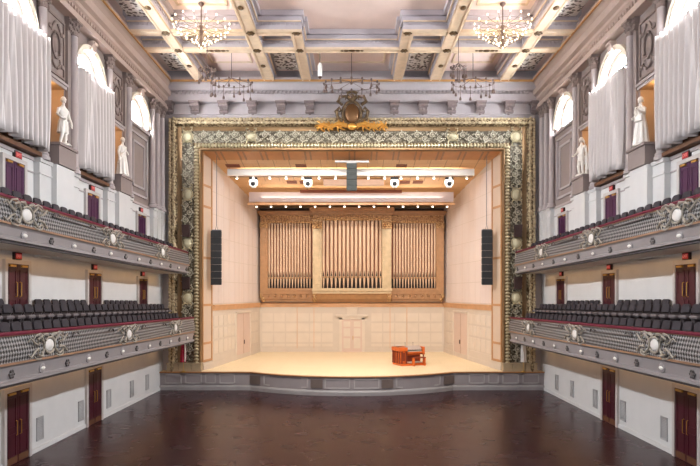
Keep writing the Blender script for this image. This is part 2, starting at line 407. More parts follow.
# ------------------------------------------------------------------ side walls
BAYS = [13.6, 19.4, 25.2, 31.0]
PIERS = [16.5, 22.3, 28.1]
YB = 8.0
ZC = 10.65
WR, WSP = 1.33, 15.0                          # window arch radius and springing height
def wallgrid(mb, X, ys, zs, holes):
    ys = sorted(set(ys)); zs = sorted(set(zs))
    for a, b in zip(ys, ys[1:]):
        for c, d in zip(zs, zs[1:]):
            m, n = (a+b)/2, (c+d)/2
            if any(h[0] < m < h[1] and h[2] < n < h[3] for h in holes): continue
            mb.face([(X, a, c), (X, b, c), (X, b, d), (X, a, d)])
def side_wall(s):
    side = 'left' if s < 0 else 'right'
    X = s*HW
    lo = struct(MB().box(X, X+s*.6, YB, 35.4, 0, ZC).build('wall_'+side, M['white_wall']))
    holes, mb = [], MB()
    for i, c in enumerate(BAYS):
        z0 = 10.85 if i < 3 else 14.75
        holes.append((c-WR, c+WR, z0, WSP+WR))
    for c in PIERS: holes.append((c-.68, c+.68, 11.45, 13.9))
    ys = [YB, 35.4] + [v for h in holes for v in h[:2]]; zs = [ZC, 18.7] + [v for h in holes for v in h[2:]]
    wallgrid(mb, X, ys, zs, holes)
    for i, h in enumerate(holes):
        dep = X+s*.5
        if i < len(BAYS):
            c = BAYS[i]; n = 20
            arc = [(c+WR*math.cos(PI*k/n), WSP+WR*math.sin(PI*k/n)) for k in range(n+1)]
            for (a0, b0), (a1, b1) in zip(arc, arc[1:]):
                if b0 < WSP+WR-1e-6 or b1 < WSP+WR-1e-6:
                    mb.face([(X, a0, b0), (X, a0, WSP+WR), (X, a1, WSP+WR), (X, a1, b1)]) if abs(b0-WSP-WR) > 1e-6 and abs(b1-WSP-WR) > 1e-6 else \
                    mb.face([(X, a0, b0), (X, a1, b1), (X, a1 if abs(b0-WSP-WR) > 1e-6 and False else (a0 if abs(b1-WSP-WR) < 1e-6 else a1), WSP+WR)])
                mb.face([(X, a0, b0), (X, a1, b1), (dep, a1, b1), (dep, a0, b0)])
            for a in (h[0], h[1]): mb.face([(X, a, h[2]), (dep, a, h[2]), (dep, a, WSP), (X, a, WSP)])
            mb.face([(X, h[0], h[2]), (X, h[1], h[2]), (dep, h[1], h[2]), (dep, h[0], h[2])])
    # back of the wall, so that no sky light leaks through
    mb.box(X+s*.75, X+s*.95, YB, 35.4, ZC, 18.7)
    mb.build('upper_wall', M['mauve'], lo)
    nb = MB()
    for c in PIERS:
        a, b, z0, z1, dx = c-.68, c+.68, 11.45, 13.9, X+s*.55
        nb.face([(X, a, z0), (dx, a, z0), (dx, a, z1), (X, a, z1)]); nb.face([(X, b, z0), (dx, b, z0), (dx, b, z1), (X, b, z1)])
        nb.face([(X, a, z0), (X, b, z0), (dx, b, z0), (dx, a, z0)]); nb.face([(X, a, z1), (X, b, z1), (dx, b, z1), (dx, a, z1)])
        nb.face([(dx, a, z0), (dx, b, z0), (dx, b, z1), (dx, a, z1)])
    nb.build('niche_lining', M['niche'], lo)
    # lower piers of the upper tier, with cap mouldings
    for c in PIERS + [34.1]:
        a, b = (c-1.5, c+1.5) if c < 34 else (32.75, 35.2)
        m2 = MB(); m2.box(X, X-s*.22, a, b, 7.1, ZC)
        m2.box(X, X-s*.28, a-.04, b+.04, ZC-.12, ZC+.02); m2.box(X, X-s*.26, a-.03, b+.03, ZC-.55, ZC-.5)
        if c < 34: m2.box(X, X-s*.42, c-.68, c+.68, 7.1, ZC-.02)
        else:
            m2.box(X, X-s*.26, 33.3, 33.8, 7.1, ZC+.02); m2.box(X, X-s*.26, 34.1, 34.6, 7.1, ZC+.02)
        m2.build('pier', M['white_wall'], lo)
    st = MB()
    yy = [YB] + [v for c in PIERS for v in (c-1.55, c+1.55)] + [32.7]
    for a, b in zip(yy[::2], yy[1::2]):
        st.box(X, X-s*.06, a, b, ZC-.1, ZC+.02); st.box(X, X-s*.04, a, b, ZC-.55, ZC-.5)
    st.build('string_course', M['trim_lilac'], lo)
    # upper order: engaged columns beside the windows, flat pilasters beside the niches
    def capital(mb, y, xc, r, z):
        mb.lathe((xc, y, z-.62), [(r*.95, 0), (r*1.15, .03), (r*1.0, .06), (r*1.05, .2), (r*1.45, .3), (r*1.1, .32), (r*1.2, .42), (r*1.7, .54)], 12)
        for k in range(8):
            a = 2*PI*k/8+.2
            mb.ell((xc+math.cos(a)*r*1.4, y+math.sin(a)*r*1.4, z-.16), (.06, .06, .08), 6, 5)
            mb.ell((xc+math.cos(a+.4)*r*1.25, y+math.sin(a+.4)*r*1.25, z-.36), (.05, .05, .07), 6, 5)
        mb.box(xc-r*1.7, xc+r*1.7, y-r*1.7, y+r*1.7, z-.09, z)
    ZT = 16.85
    cols = [c+d for c in BAYS for d in (-1.72, 1.72)] + [33.55, 34.35]
    for y in cols:
        if y < 14: continue
        xc = X-s*.16
        r = .17 if y < 33 else .18
        m3 = MB(); m3.lathe((xc, y, ZC), [(r*1.5, 0), (r*1.5, .12), (r*1.25, .18), (r*1.3, .24), (r, .3), (r*.88, ZT-ZC-.6)], 16)
        co = m3.build('column', M['trim_lilac'], lo, smooth=True)
        m4 = MB(); capital(m4, y, xc, r*.9, ZT); m4.build('capital', M['mauve_dk'], co)
    for c in PIERS:
        for d in (-.98, .98):
            m3 = MB(); m3.box(X, X-s*.12, c+d-.2, c+d+.2, ZC, ZT-.55); m3.box(X, X-s*.18, c+d-.25, c+d+.25, ZC, ZC+.25)
            p = m3.build('pilaster', M['mauve'], lo)
            m4 = MB(); m4.box(X, X-s*.2, c+d-.26, c+d+.26, ZT-.1, ZT)
            m4.loft([[(X, c+d-.2, ZT-.55), (X-s*.13, c+d-.2, ZT-.55), (X-s*.13, c+d+.2, ZT-.55), (X, c+d+.2, ZT-.55)],
                     [(X, c+d-.25, ZT-.1), (X-s*.22, c+d-.25, ZT-.1), (X-s*.22, c+d+.25, ZT-.1), (X, c+d+.25, ZT-.1)]])
            for k in (-1, 0, 1):
                m4.ell((X-s*.18, c+d+k*.15, ZT-.42), (.06, .07, .1), 8, 6); m4.ell((X-s*.22, c+d+k*.18, ZT-.2), (.07, .06, .07), 8, 6)
            m4.build('capital', M['mauve_dk'], p)
        # relief panel with wreath over the niche
        m5 = MB(); F = X-s*.06
        for z0, z1, a, b in ((14.25, 14.33, c-.68, c+.68), (16.45, 16.53, c-.68, c+.68), (14.33, 16.45, c-.68, c-.6), (14.33, 16.45, c+.6, c+.68)): m5.box(X, F, a, b, z0, z1)
        ring = [(F, c+.3*math.cos(2*PI*k/20), 15.4+.5*math.sin(2*PI*k/20)) for k in range(21)]
        m5.tube(ring, .055, 6)
        m5.ell((X, c, 15.4), (.1, .16, .3), 10, 8)
        for q in (-1, 1):
            sc = [(F, c+q*(.1+.35*math.sin(t*.9)*(1-t*.1)), 16.25-.35*t) for t in (0, .4, .8, 1.2)]
            m5.tube(sc, [.05, .045, .035, .02], 6)
            sc = [(F, c+q*(.06+.14*t+.12*math.sin(2.2*t)), 14.5+.28*t) for t in (0, .5, 1, 1.5)]
            m5.tube(sc, [.05, .045, .035, .02], 6)
            m5.ell((F, c+q*.46, 15.95), (.05, .1, .1), 8, 6); m5.ell((F, c+q*.46, 14.7), (.05, .1, .1), 8, 6)
        m5.build('relief_panel', M['mauve_dk'], lo, smooth=True)
        m6 = MB(); m6.box(X, X-s*.08, c-.78, c+.78, 13.9, 14.02); m6.box(X, X-s*.14, c-.82, c+.82, 14.02, 14.12); m6.build('niche_moulding', M['trim_lilac'], lo)
        m7 = MB(); m7.box(X+s*.5, X-s*.5, c-.66, c+.66, ZC, 11.37); m7.box(X+s*.5, X-s*.57, c-.72, c+.72, 11.36, 11.46)
        m7.build('statue_ledge', M['mauve'], lo)
        point('niche_lamp', (X+s*.22, c-.2, 13.72), NICHE_W, (1.0, .66, .32), .08)
    # blind panel under the last window
    c = BAYS[3]; m8 = MB(); F = X-s*.08
    for d, t in ((1.2, .08), (.85, .06)):
        za, zb = (11.0, 14.35) if d > 1 else (11.45, 13.9)
        for z0, z1, a, b in ((za, za+.12, c-d, c+d), (zb-.12, zb, c-d, c+d), (za, zb, c-d, c-d+.12), (za, zb, c+d-.12, c+d)): m8.box(X, X-s*t, a, b, z0, z1)
    m8.box(X, X-s*.14, c-1.45, c+1.45, 14.62, 14.78)
    m8.build('blind_panel', M['end_wall'], lo)
    bb = MB().box(X, X-s*.05, YB, 34.45, 0, .16).build('baseboard_'+side, M['white_wall']); struct(bb)
    # cornice
    prof = [(0, 16.85), (.42, 16.85), (.42, 17.1), (.3, 17.12), (.3, 17.35), (.42, 17.45), (.42, 17.6), (.6, 17.68), (.62, 17.95), (.5, 18.0), (.5, 18.15), (.62, 18.3), (.75, 18.4), (.75, 18.62), (0, 18.62)]
    m9 = MB(); m9.prism_y([(s*(HW-p), z) for p, z in prof], (YB, 35.2))
    co = struct(m9.build('trim_1' if s < 0 else 'trim_2', M['cornice']))
    dn = MB(); y = YB
    while y < 34.3:
        dn.box(s*(HW-.28), s*(HW-.38), y, y+.11, 17.2, 17.34); y += .24
    dn.build('dentils', M['cornice'], co)
    gl = MB(); gl.prism_y([(s*(HW-.74), 18.36), (s*(HW-.8), 18.36), (s*(HW-.8), 18.44), (s*(HW-.74), 18.44)], (YB, 34.6)); gl.build('gilt_line', M['ceil_gilt'], co)
    return lo
WALLS = {s: side_wall(s) for s in (-1, 1)}

# windows and curtains
wi = 0
for s in (-1, 1):
    X = s*HW; side = 'left' if s < 0 else 'right'
    for i, c in enumerate(BAYS):
        wi += 1
        xp = X+s*.4; z0 = 10.85 if i < 3 else 14.75
        n = 20
        arc = [(c+WR*math.cos(PI*k/n), WSP+WR*math.sin(PI*k/n)) for k in range(n+1)]
        pz = WSP-.15 if i < 3 else z0
        wd = MB(); wd.face([(xp, c+WR, pz)] + [(xp, a, b) for a, b in arc] + [(xp, c-WR, pz)])
        W = struct(wd.build('window_%d' % wi, M['sky']))
        fr = MB()
        for r0, r1, xa, xb in ((WR-.22, WR+.01, xp+s*.02, xp-s*.16), (WR+.0, WR+.16, X+s*.02, X-s*.1), (WR+.16, WR+.22, X+s*.02, X-s*.16)):
            rings = []
            for k in range(n+1):
                ca, sa = math.cos(PI*k/n), math.sin(PI*k/n)
                rings.append([(xa, c+r0*ca, WSP+r0*sa), (xb, c+r0*ca, WSP+r0*sa), (xb, c+r1*ca, WSP+r1*sa), (xa, c+r1*ca, WSP+r1*sa)])
            fr.loft(rings)
        fr.build('arch_frame', M['win_frame'], W, smooth=True, angle=30)
        mu = MB()
        for k in (1, 2, 3):
            a = PI*k/4; mu.tube([(xp-s*.03, c, WSP), (xp-s*.03, c+WR*math.cos(a), WSP+WR*math.sin(a))], .025, 4)
        mu.tube([(xp-s*.03, c+.6*math.cos(PI*k/10), WSP+.6*math.sin(PI*k/10)) for k in range(11)], .025, 4)
        mu.box(xp, xp-s*.08, c-WR, c+WR, WSP-.16, WSP-.08)
        mu.build('muntins', M['win_frame'], W)
        ks = MB(); ks.loft([[(X, c-.14, WSP+WR), (X-s*.22, c-.14, WSP+WR), (X-s*.22, c+.14, WSP+WR), (X, c+.14, WSP+WR)],
                            [(X, c-.2, WSP+WR+.42), (X-s*.3, c-.2, WSP+WR+.42), (X-s*.3, c+.2, WSP+WR+.42), (X, c+.2, WSP+WR+.42)]])
        ks.lathe((X-s*.24, c-.17, WSP+WR+.36), [(.1, 0), (.1, .34)], 10, 'y'); ks.build('keystone', M['cornice'], W, smooth=True)
        if i < 3:
            pb = MB(); pb.box(xp, xp+s*.06, c-WR, c+WR, z0, pz); pb.box(X+s*.4, X-s*.3, c-WR-.1, c+WR+.1, z0-.14, z0)
            pb.build('wood_panel', M['win_brown'], W)
            # curtain
            cu = MB(); nu, nv = 160, 14; rows = []
            y0, y1 = c-1.55, c+1.6
            ph = random.random()*6
            for v in range(nv+1):
                t = v/nv; row = []
                for u in range(nu+1):
                    q = u/nu; zb = 10.98 + .05*math.sin(q*23+ph)
                    f = .14*(1+.3*t)*(math.sin(2*PI*10*q + ph + .5*math.sin(3*t+7*q)) + .3*math.sin(2*PI*21*q+2*ph + t))
                    row.append((X-s*(.34+f), y0+(y1-y0)*q, 15.1+(zb-15.1)*t))
                rows.append(row)
            cu.loft(rows, cap=False, closed=False)
            ro = thing('window_curtain', 'pale pleated curtain over the %s-hand clerestory window %s' % (side, ['out of frame', 'nearest the camera', 'between the two statues'][i]), 'curtain', (X, c, 10.9), 'clerestory curtains')
            cl = cu.build('cloth', M['curtain'], ro, smooth=True, angle=180)
            so = cl.modifiers.new('thick', 'SOLIDIFY'); so.thickness = .012
            rd = MB(); rd.tube([(X-s*.3, y0-.08, 15.12), (X-s*.3, y1+.08, 15.12)], .03, 8); rd.ell((X-s*.3, y0-.08, 15.12), .05); rd.ell((X-s*.3, y1+.08, 15.12), .05)
            for yy in (y0+.05, y1-.05): rd.tube([(X, yy, 15.12), (X-s*.3, yy, 15.12)], .02, 6)
            rd.build('curtain_rod', M['steel'], ro)
        if i == 0 and False: pass

# ------------------------------------------------------------------ proscenium wall and cornice
PH, PT = 11.06, 16.38
bw = MB()
bw.box(-HW-.6, -9.3, 35, 35.4, 0, 19.3); bw.box(9.3, HW+.6, 35, 35.4, 0, 19.3); bw.box(-9.3, 9.3, 35, 35.4, 14.62, 19.3)
WB = struct(bw.build('wall_back', M['end_wall']))
pm = MB(); pm.box(-10.9, 10.9, 34.86, 35.05, 16.62, 16.74); pm.box(-10.9, 10.9, 34.92, 35.05, 16.5, 16.56); pm.build('picture_moulding', M['end_wall'], WB)
prof = [(0, 17.32), (.3, 17.32), (.34, 17.36), (.38, 17.78), (.3, 17.8), (.3, 17.92), (.46, 18.0), (.5, 18.1), (.62, 18.32), (.8, 18.4), (.8, 18.62), (0, 18.62)]
cn = MB(); cn.prism_x([(35-p, z) for p, z in prof], -HW, HW)
CN = struct(cn.build('trim_3', M['end_wall']))
dn = MB(); x = -10.6
while x < 10.6:
    dn.box(x, x+.12, 35-.44, 35-.28, 17.82, 17.95); x += .24
dn.build('dentils', M['end_wall'], CN)
gl = MB(); gl.box(-10.8, 10.8, 34.12, 34.22, 18.36, 18.46); gl.build('gilt_line', M['ceil_gilt'], CN)
k = 0
for s in (-1, 1):
    for q, d in enumerate((42, 70.5, 99, 127.5, 156, 182)):
        x = s*d*35/FPX
        m1 = MB()
        sec = [(35, 16.72), (34.9, 16.72), (34.82, 16.8), (34.86, 16.92), (34.7, 17.05), (34.6, 17.2), (34.62, 17.33), (35, 17.33)]
        m1.prism_x([(35-(35-a)*1.35, 17.33-(17.33-b)*1.12) for a, b in sec], x-.24, x+.24)
        m1.box(x-.32, x+.32, 34.42, 35, 17.22, 17.33)
        m1.lathe((x-.28, 34.55, 17.1), [(.11, 0), (.11, .56)], 10, 'x'); m1.lathe((x-.26, 34.78, 16.76), [(.09, 0), (.09, .52)], 10, 'x')
        m1.ell((x, 34.78, 16.98), (.12, .12, .16), 8, 6); m1.ell((x, 34.88, 16.68), (.1, .08, .1), 8, 6)
        b = m1.build('cornice_bracket', M['corbel'], None, (x, 35, 16.72))
        sd = 'left' if s < 0 else 'right'
        tag(b, '%s carved scroll bracket %s of the gilt crest under the cornice' % (ORD[q+1], sd), 'bracket', 'scroll brackets above the proscenium')

# proscenium frame
FR = thing('proscenium_frame', 'gilded carved proscenium frame around the stage opening', 'proscenium', (0, 35, SZ))
def frame_band(name, prof, material, nseg=None, smooth=True):
    """prof of (inset, y): swept round the opening with mitred corners"""
    m = MB(); rings = []
    zb = SZ+.0
    for cx, cz in ((-1, 0), (-1, 1), (1, 1), (1, 0)):
        rings.append([(cx*(PH-i), y, (PT-i) if cz else zb) for i, y in prof])
    m.loft(rings, cap=False, closed=False)
    return m.build(name, material, FR, smooth=smooth, angle=50)
def bulge(i0, i1, y0, dep, n=8):
    return [(i0+(i1-i0)*k/n, y0-dep*math.sin(PI*k/n)) for k in range(n+1)]
frame_band('leaf_border', [(0, 35)] + bulge(0, .5, 34.75, .25) + [(.5, 34.85)], M['gold_orn'])
frame_band('gilt_cove', [(.5, 34.85), (.55, 34.88), (.7, 34.88), (.72, 34.8), (.78, 34.8), (.78, 34.9)], M['gold_cove'])
frame_band('arabesque_band', [(.78, 34.86)] + [(.78+.7*k/8, 34.86+.1*math.sin(PI*k/8)) for k in range(1, 8)] + [(1.48, 34.86)], M['silver_orn'])
rp = MB()
inn = PH-1.66
pts = [(-inn, SZ)] ; step = .2
def rope_pts():
    z = SZ+.1
    while z < PT-1.66: yield (-inn, z); yield (inn, z); z += step
    x = -inn
    while x <= inn: yield (x, PT-1.66); x += step
for x, z in rope_pts():
    v = abs(x) > inn-.01
    rp.ell((x, 34.78, z), (.15, .13, .1) if v and z < PT-1.7 else (.1, .13, .15), 8, 6)
frame_band('rope_bed', [(1.48, 34.86), (1.5, 34.8), (1.54, 34.84), (1.8, 34.84), (1.83, 34.78), (1.9, 34.78), (1.95, 34.9), (1.95, 35.3)], M['gold_cove'])
rp.build('rope_moulding', M['rope'], FR, smooth=True)
# ivory shields and corner rosettes on the arabesque band
bx = PH-1.13
def shield(x, z, w=.25, h=.31):
    m = MB(); m.ell((x, 34.8, z), (w, .16, h), 14, 10); sh = m.build('shield', M['shield'], FR, smooth=True)
    m = MB()
    m.tube([(x+(w+.05)*math.cos(t), 34.78, z+(h+.05)*math.sin(t)) for t in [2*PI*k/16 for k in range(17)]], .05, 6)
    for q in (-1, 1):
        for e in (-1, 1): m.tube([(x+q*.1, 34.74, z+e*h), (x+q*.28, 34.7, z+e*(h+.1)), (x+q*.3, 34.72, z+e*(h+.28)), (x+q*.16, 34.74, z+e*(h+.3))], [.06, .055, .045, .03], 6)
    m.build('shield_scroll', M['rope'], sh, smooth=True)
for s in (-1, 1):
    for py in (195, 243.5, 298): shield(s*bx, px(0, py, 35)[1])
    shield(s*bx, PT-1.13, .27, .27)
shield(-102*35/FPX*.98 - .0, PT-1.13, .26, .2); shield(102*35/FPX*.98, PT-1.13, .26, .2)
def leaves(mb, cx, cz, n, spread, y=34.72, seed=1, q_=1.0):
    rnd = random.Random(seed)
    for k in range(n):
        a = 2*PI*k/n + rnd.random()*.3; L = spread*(.7+.5*rnd.random())
        p = [(cx+L*t*math.cos(a+.9*t), y-.05*math.sin(PI*t), cz+L*t*math.sin(a+.9*t)) for t in (0, .35, .7, 1)]
        mb.tube(p, [.03*q_, .055*q_, .04*q_, .012*q_], 6)
lv = MB()
def scroll(cx, cz, r, q, a0):
    pts = []; 
    for t in range(19):
        f = t/18; a = a0+q*f*3.3*PI; rr = r*(1-.8*f)
        pts.append((cx+rr*math.cos(a), 34.79-.03*f, cz+rr*math.sin(a)))
    lv.tube(pts, [.022+.02*math.sin(PI*min(1, t/12+.15)) if t < 16 else .03 for t in range(19)], 5)
    for k in range(5):
        a = a0+q*(.5+k*1.2); lv.ell((cx+r*1.25*math.cos(a), 34.8, cz+r*1.25*math.sin(a)), (.05, .04, .05), 6, 5)
    lv.ell((cx, 34.76, cz), (.06, .05, .06), 7, 5)
z = SZ+.85; k = 0
while z < PT-1.7:
    for s in (-1, 1): scroll(s*bx+.1*((k % 2)*2-1), z, .21, (1 if k % 2 else -1)*s, PI/2)
    z += .46; k += 1
x = -9.4
while x < 9.5:
    scroll(x, PT-1.13+.1*((k % 2)*2-1), .21, 1 if k % 2 else -1, 0); x += .46; k += 1
lv.build('arabesque_leaves', mat('silver_leaf', rgb(186, 178, 158), 0.45, 0.25, var=0.2, scale=7), FR, smooth=True)
# small leaf relief on the outer border
lo_ = MB()
z = SZ+.5; k = 0
def lump(x, z, vert, k):
    r = .07+.035*((k*37) % 5)/4
    lo_.ell((x, 34.53, z), (r*(1 if vert else 1.3), .07, r*(1.3 if vert else 1)), 7, 5)
while z < PT:
    for s in (-1, 1):
        lump(s*(PH-.13), z, True, k); lump(s*(PH-.36), z+.1, True, k+2)
    z += .2; k += 1
x = -PH+.4
while x < PH-.3:
    lump(x, PT-.13, False, k); lump(x+.1, PT-.36, False, k+1); x += .2; k += 1
lo_.build('border_leaves', mat('pale_gilt_leaf', rgb(184, 166, 134), 0.42, 0.3, var=0.3, scale=6), FR, smooth=True)
# pedestals
PEDM = mat('pedestal_stone', rgb(172, 152, 122), 0.5, 0.1, var=.1)
for s in (-1, 1):
    pd = MB()
    for i0, i1 in ((-.05, .62), (.66, 1.42), (1.45, 1.98)):
        pd.box(s*(PH-i0), s*(PH-i1), 34.55, 35.1, SZ, SZ+.42); pd.box(s*(PH-i0+.03), s*(PH-i1-.03), 34.52, 35.1, SZ+.42, SZ+.5); pd.box(s*(PH-i0+.03), s*(PH-i1-.03), 34.52, 35.1, SZ, SZ+.1)
    pd.build('pedestal', PEDM, FR)
# crest
cr = MB(); cz = 16.55
cr.ell((0, 34.5, cz), (.46, .2, .62), 18, 12)
CR = cr.build('crest_oval', mat('crest_bronze', rgb(118, 84, 52), 0.35, 0.5, var=.2), FR, smooth=True)
m = MB()
m.tube([(.56*math.cos(t), 34.45, cz+.72*math.sin(t)) for t in [2*PI*k/24 for k in range(25)]], .09, 8)
for q in (-1, 1):
    m.tube([(q*.5, 34.45, cz-.5), (q*.85, 34.4, cz-.3), (q*.95, 34.4, cz+.1), (q*.75, 34.4, cz+.35), (q*.65, 34.4, cz+.15), (q*.8, 34.38, cz+.05)], [.1, .13, .12, .1, .08, .05], 8)
    m.tube([(q*.55, 34.45, cz+.5), (q*.85, 34.4, cz+.7), (q*.7, 34.4, cz+1.0), (q*.35, 34.4, cz+1.0), (q*.4, 34.4, cz+.8)], [.1, .12, .11, .09, .05], 8)
    m.tube([(0, 34.4, cz+.75), (q*.25, 34.36, cz+.95), (q*.28, 34.36, cz+1.2), (0, 34.36, cz+1.28)], [.12, .12, .1, .08], 8)
m.ell((0, 34.35, cz+.95), (.16, .14, .2), 10, 8)
m.build('crest_scrollwork', M['gold_dk'], CR, smooth=True)
m = MB()
for q in (-1, 1):
    m.tube([(q*.3, 34.4, cz-.75), (q*.8, 34.35, cz-.62), (q*1.3, 34.38, cz-.85), (q*1.75, 34.4, cz-.65), (q*2.15, 34.45, cz-.9)], [.14, .14, .12, .1, .04], 8)
    leaves(m, q*.75, cz-.75, 7, .45, 34.4, 3, 1.3); leaves(m, q*1.35, cz-.78, 7, .4, 34.42, 4, 1.3); leaves(m, q*1.85, cz-.8, 6, .36, 34.45, 5, 1.3)
m.ell((0, 34.4, cz-.8), (.3, .16, .2), 10, 8)
m.build('crest_leaf_spray', M['gold'], CR, smooth=True)

# reveals of the opening
RX0, RX1, RY1 = 9.11, 8.82, 36.3
RZ0, RZ1 = PT-1.95, 14.2
for s in (-1, 1):
    nm = 'left' if s < 0 else 'right'
    m = MB(); m.prism_z([(s*RX0, 35.05), (s*RX1, RY1), (s*(RX1+.5), RY1), (s*(RX0+.5), 35.05)], SZ, RZ0+.3)
    rv = struct(m.build('wall_reveal_'+nm, mat('reveal_paint_'+nm, rgb(206, 182, 160), 0.5, var=.03)))
    d = Vector((s*RX1-s*RX0, RY1-35.05)); L = d.length; d.normalize(); nrm = Vector((-s*abs(d.y), -abs(d.x)*1)).normalized()
    def strip(mb, u0, u1, z0, z1, t):
        a = Vector((s*RX0, 35.05))+d*u0*L; b = Vector((s*RX0, 35.05))+d*u1*L
        q = [a, b, b+nrm*t, a+nrm*t]; mb.prism_z([(v.x, v.y) for v in q], z0, z1)
    m = MB()
    zs = [SZ+.55] + [px(0, y, 35.6)[1] for y in (343, 305, 258, 207, 186)] + [RZ0-.1]
    for z in zs: strip(m, .12, .9, z-.07, z+.07, .03)
    strip(m, .9, 1.0, SZ+.5, RZ0, .04); strip(m, 0, .08, SZ+.5, RZ0, .04)
    m.build('oak_border', mat('reveal_oak_'+nm, rgb(186, 136, 90), 0.45), rv)
    m = MB(); strip(m, 0, 1.05, SZ, SZ+.3, .1); strip(m, 0, 1.02, SZ+.3, SZ+.45, .06); m.build('reveal_plinth', M['shell_plain'], rv)
m = MB(); m.loft([[(-RX0, 35.05, RZ0), (RX0, 35.05, RZ0), (RX0, 35.05, RZ0+.3), (-RX0, 35.05, RZ0+.3)], [(-RX1, RY1, RZ1), (RX1, RY1, RZ1), (RX1, RY1, RZ1+.3), (-RX1, RY1, RZ1+.3)]])
sf = struct(m.build('trim_4', M['soffit_wood']))
m = MB()
for k in range(-6, 7):
    for e in (-.16, .16):
        x = k*1.36+e; m.prism_y([(x-.05, RZ0-.02), (x+.05, RZ0-.02), (x+.05, RZ0+.02), (x-.05, RZ0+.02)], (35.1, RY1-.05), lambda y: (RZ1-RZ0)*(y-35.05)/(RY1-35.05)-.02)
m.build('soffit_ribs', M['organ_wood'], sf)

# ------------------------------------------------------------------ stage shell
SX0, SY0, SX1, SY1 = 8.82, 36.3, 7.38, 46.2
SC0, SC1 = 14.2, 12.6
def shell_x(y): return SX0+(SX1-SX0)*(y-SY0)/(SY1-SY0)
def shell_top(y): return SC0+(SC1-SC0)*(y-SY0)/(SY1-SY0)
for s in (-1, 1):
    nm = 'left' if s < 0 else 'right'
    m = MB()
    a, b = Vector((s*SX0, SY0)), Vector((s*SX1, SY1))
    out = Vector((s*.4, 0))
    m.loft([[(a.x, a.y, SZ), (a.x+out.x, a.y, SZ), (a.x+out.x, a.y, SC0), (a.x, a.y, SC0)], [(b.x, b.y, SZ), (b.x+out.x, b.y, SZ), (b.x+out.x, b.y, SC1), (b.x, b.y, SC1)]])
    ws = struct(m.build('wall_stage_'+nm, M['shell_plain']))
    d = (b-a); L = d.length; d.normalize(); nrm = Vector((-s*abs(d.y), -abs(d.x))).normalized()
    def st(mb, u0, u1, z0, z1, t):
        p = a+d*u0; q = a+d*u1; mb.prism_z([(v.x, v.y) for v in (p-nrm*.05, q-nrm*.05, q+nrm*t, p+nrm*t)], z0, z1)
    m = MB(); st(m, 0, L, 4.82, 4.98, .1); st(m, 0, L, 4.98, 5.06, .16); st(m, 0, L, 4.7, 4.82, .05); m.build('chair_rail', M['shell_rail'], ws)
    m = MB(); st(m, 0, L-.02, SZ, SZ+.3, .05); st(m, 0, 4.25, SZ+.3, SZ+.75, .03); st(m, 7.6, L-.02, SZ+.3, SZ+.75, .03); m.build('skirting', M['shell_plain'], ws)
    m = MB()
    for u0, u1 in ((.25, .95), (1.1, 1.8), (1.95, 2.65), (2.8, 3.4), (3.55, 4.2), (7.75, 8.5), (8.65, 9.4)):
        st(m, u0, u1, 1.95, 2.75, .025); st(m, u0, u1, 2.9, 3.55, .025)
        st(m, u0, u1, 3.7, 4.35, .025)
    m.build('wainscot_panels', M['shell_panel'], ws)
    m = MB()
    for u in range(0, 10):
        for r in range(6):
            z0 = 5.15+r*1.42; z1 = min(z0+1.38, shell_top(a.y+u)-.05)
            if z1 > z0+.2: st(m, u*1.0+.02, min(u+.98, L-.05), z0, z1, .012)
    m.build('upper_panels', M['shell'], ws)
    m = MB(); st(m, 4.4, 7.4, SZ, 4.35, .03)
    dr = struct(m.build('door_%d' % (21 if s < 0 else 22), M['shell_door']))
    m = MB(); st(m, 4.28, 4.4, SZ, 4.5, .08); st(m, 7.4, 7.52, SZ, 4.5, .08); st(m, 4.28, 7.52, 4.38, 4.5, .1); m.build('door_casing', M['shell_panel'], dr)
    m = MB(); st(m, 5.89, 5.92, SZ+.05, 4.3, .04); m.build('door_joint', M['organ_wood'], dr)
    m = MB(); st(m, 5.99, 6.03, 2.1, 2.4, .1); m.build('door_handle', M['bronze'], dr)
m = MB(); m.box(-SX1-.4, SX1+.4, SY1, SY1+.3, SZ, SC1+1.2); wsb = struct(m.build('wall_stage_back', M['shell_plain']))
m = MB(); m.box(-SX1, SX1, SY1-.1, SY1, 4.82, 4.98); m.box(-SX1, SX1, SY1-.16, SY1, 4.98, 5.06); m.box(-SX1, SX1, SY1-.05, SY1, 4.7, 4.82); m.build('chair_rail', M['shell_rail'], wsb)
m = MB(); m.box(-SX1, -1.15, SY1-.04, SY1, SZ, SZ+.3); m.box(1.15, SX1, SY1-.04, SY1, SZ, SZ+.3); m.build('skirting', M['shell_plain'], wsb)
m = MB()
xx = -7.2
for s in (-1, 1):
    for k in range(6):
        x0 = s*(1.55+k*.96); x1 = s*(1.55+k*.96+.86)
        for z0, z1 in ((1.55, 1.75), (1.9, 2.6), (2.75, 3.4), (3.55, 4.2)): m.box(x0, x1, SY1-.025, SY1, z0, z1)
m.build('wainscot_panels', M['shell_panel'], wsb)
m = MB(); 
for x in (-4.4, -3.05, 3.05, 4.4): m.box(x-.02, x+.02, SY1-.03, SY1, SZ, 4.7)
m.build('panel_joints', M['shell_rail'], wsb)
m = MB()
for s in (-1, 1): m.box(s*.02, s*.8, SY1-.06, SY1, SZ, 3.72)
dr = struct(m.build('door_23', M['shell_door']))
m = MB()
for s in (-1, 1): m.box(s*.8, s*1.02, SY1-.12, SY1, SZ, 3.85)
m.box(-1.02, 1.02, SY1-.12, SY1, 3.72, 3.9); m.box(-1.3, 1.3, SY1-.22, SY1, 4.0, 4.12); m.box(-1.22, 1.22, SY1-.16, SY1, 3.9, 4.0)
m.box(-.42, .42, SY1-.16, SY1, 4.12, 4.6); m.box(-.5, .5, SY1-.2, SY1, 4.6, 4.7)
m.build('door_pediment', M['shell_panel'], dr)
m = MB()
for s in (-1, 1):
    for z0, z1 in ((1.4, 2.2), (2.35, 3.0), (3.12, 3.55)): m.box(s*.14, s*.68, SY1-.08, SY1, z0, z1)
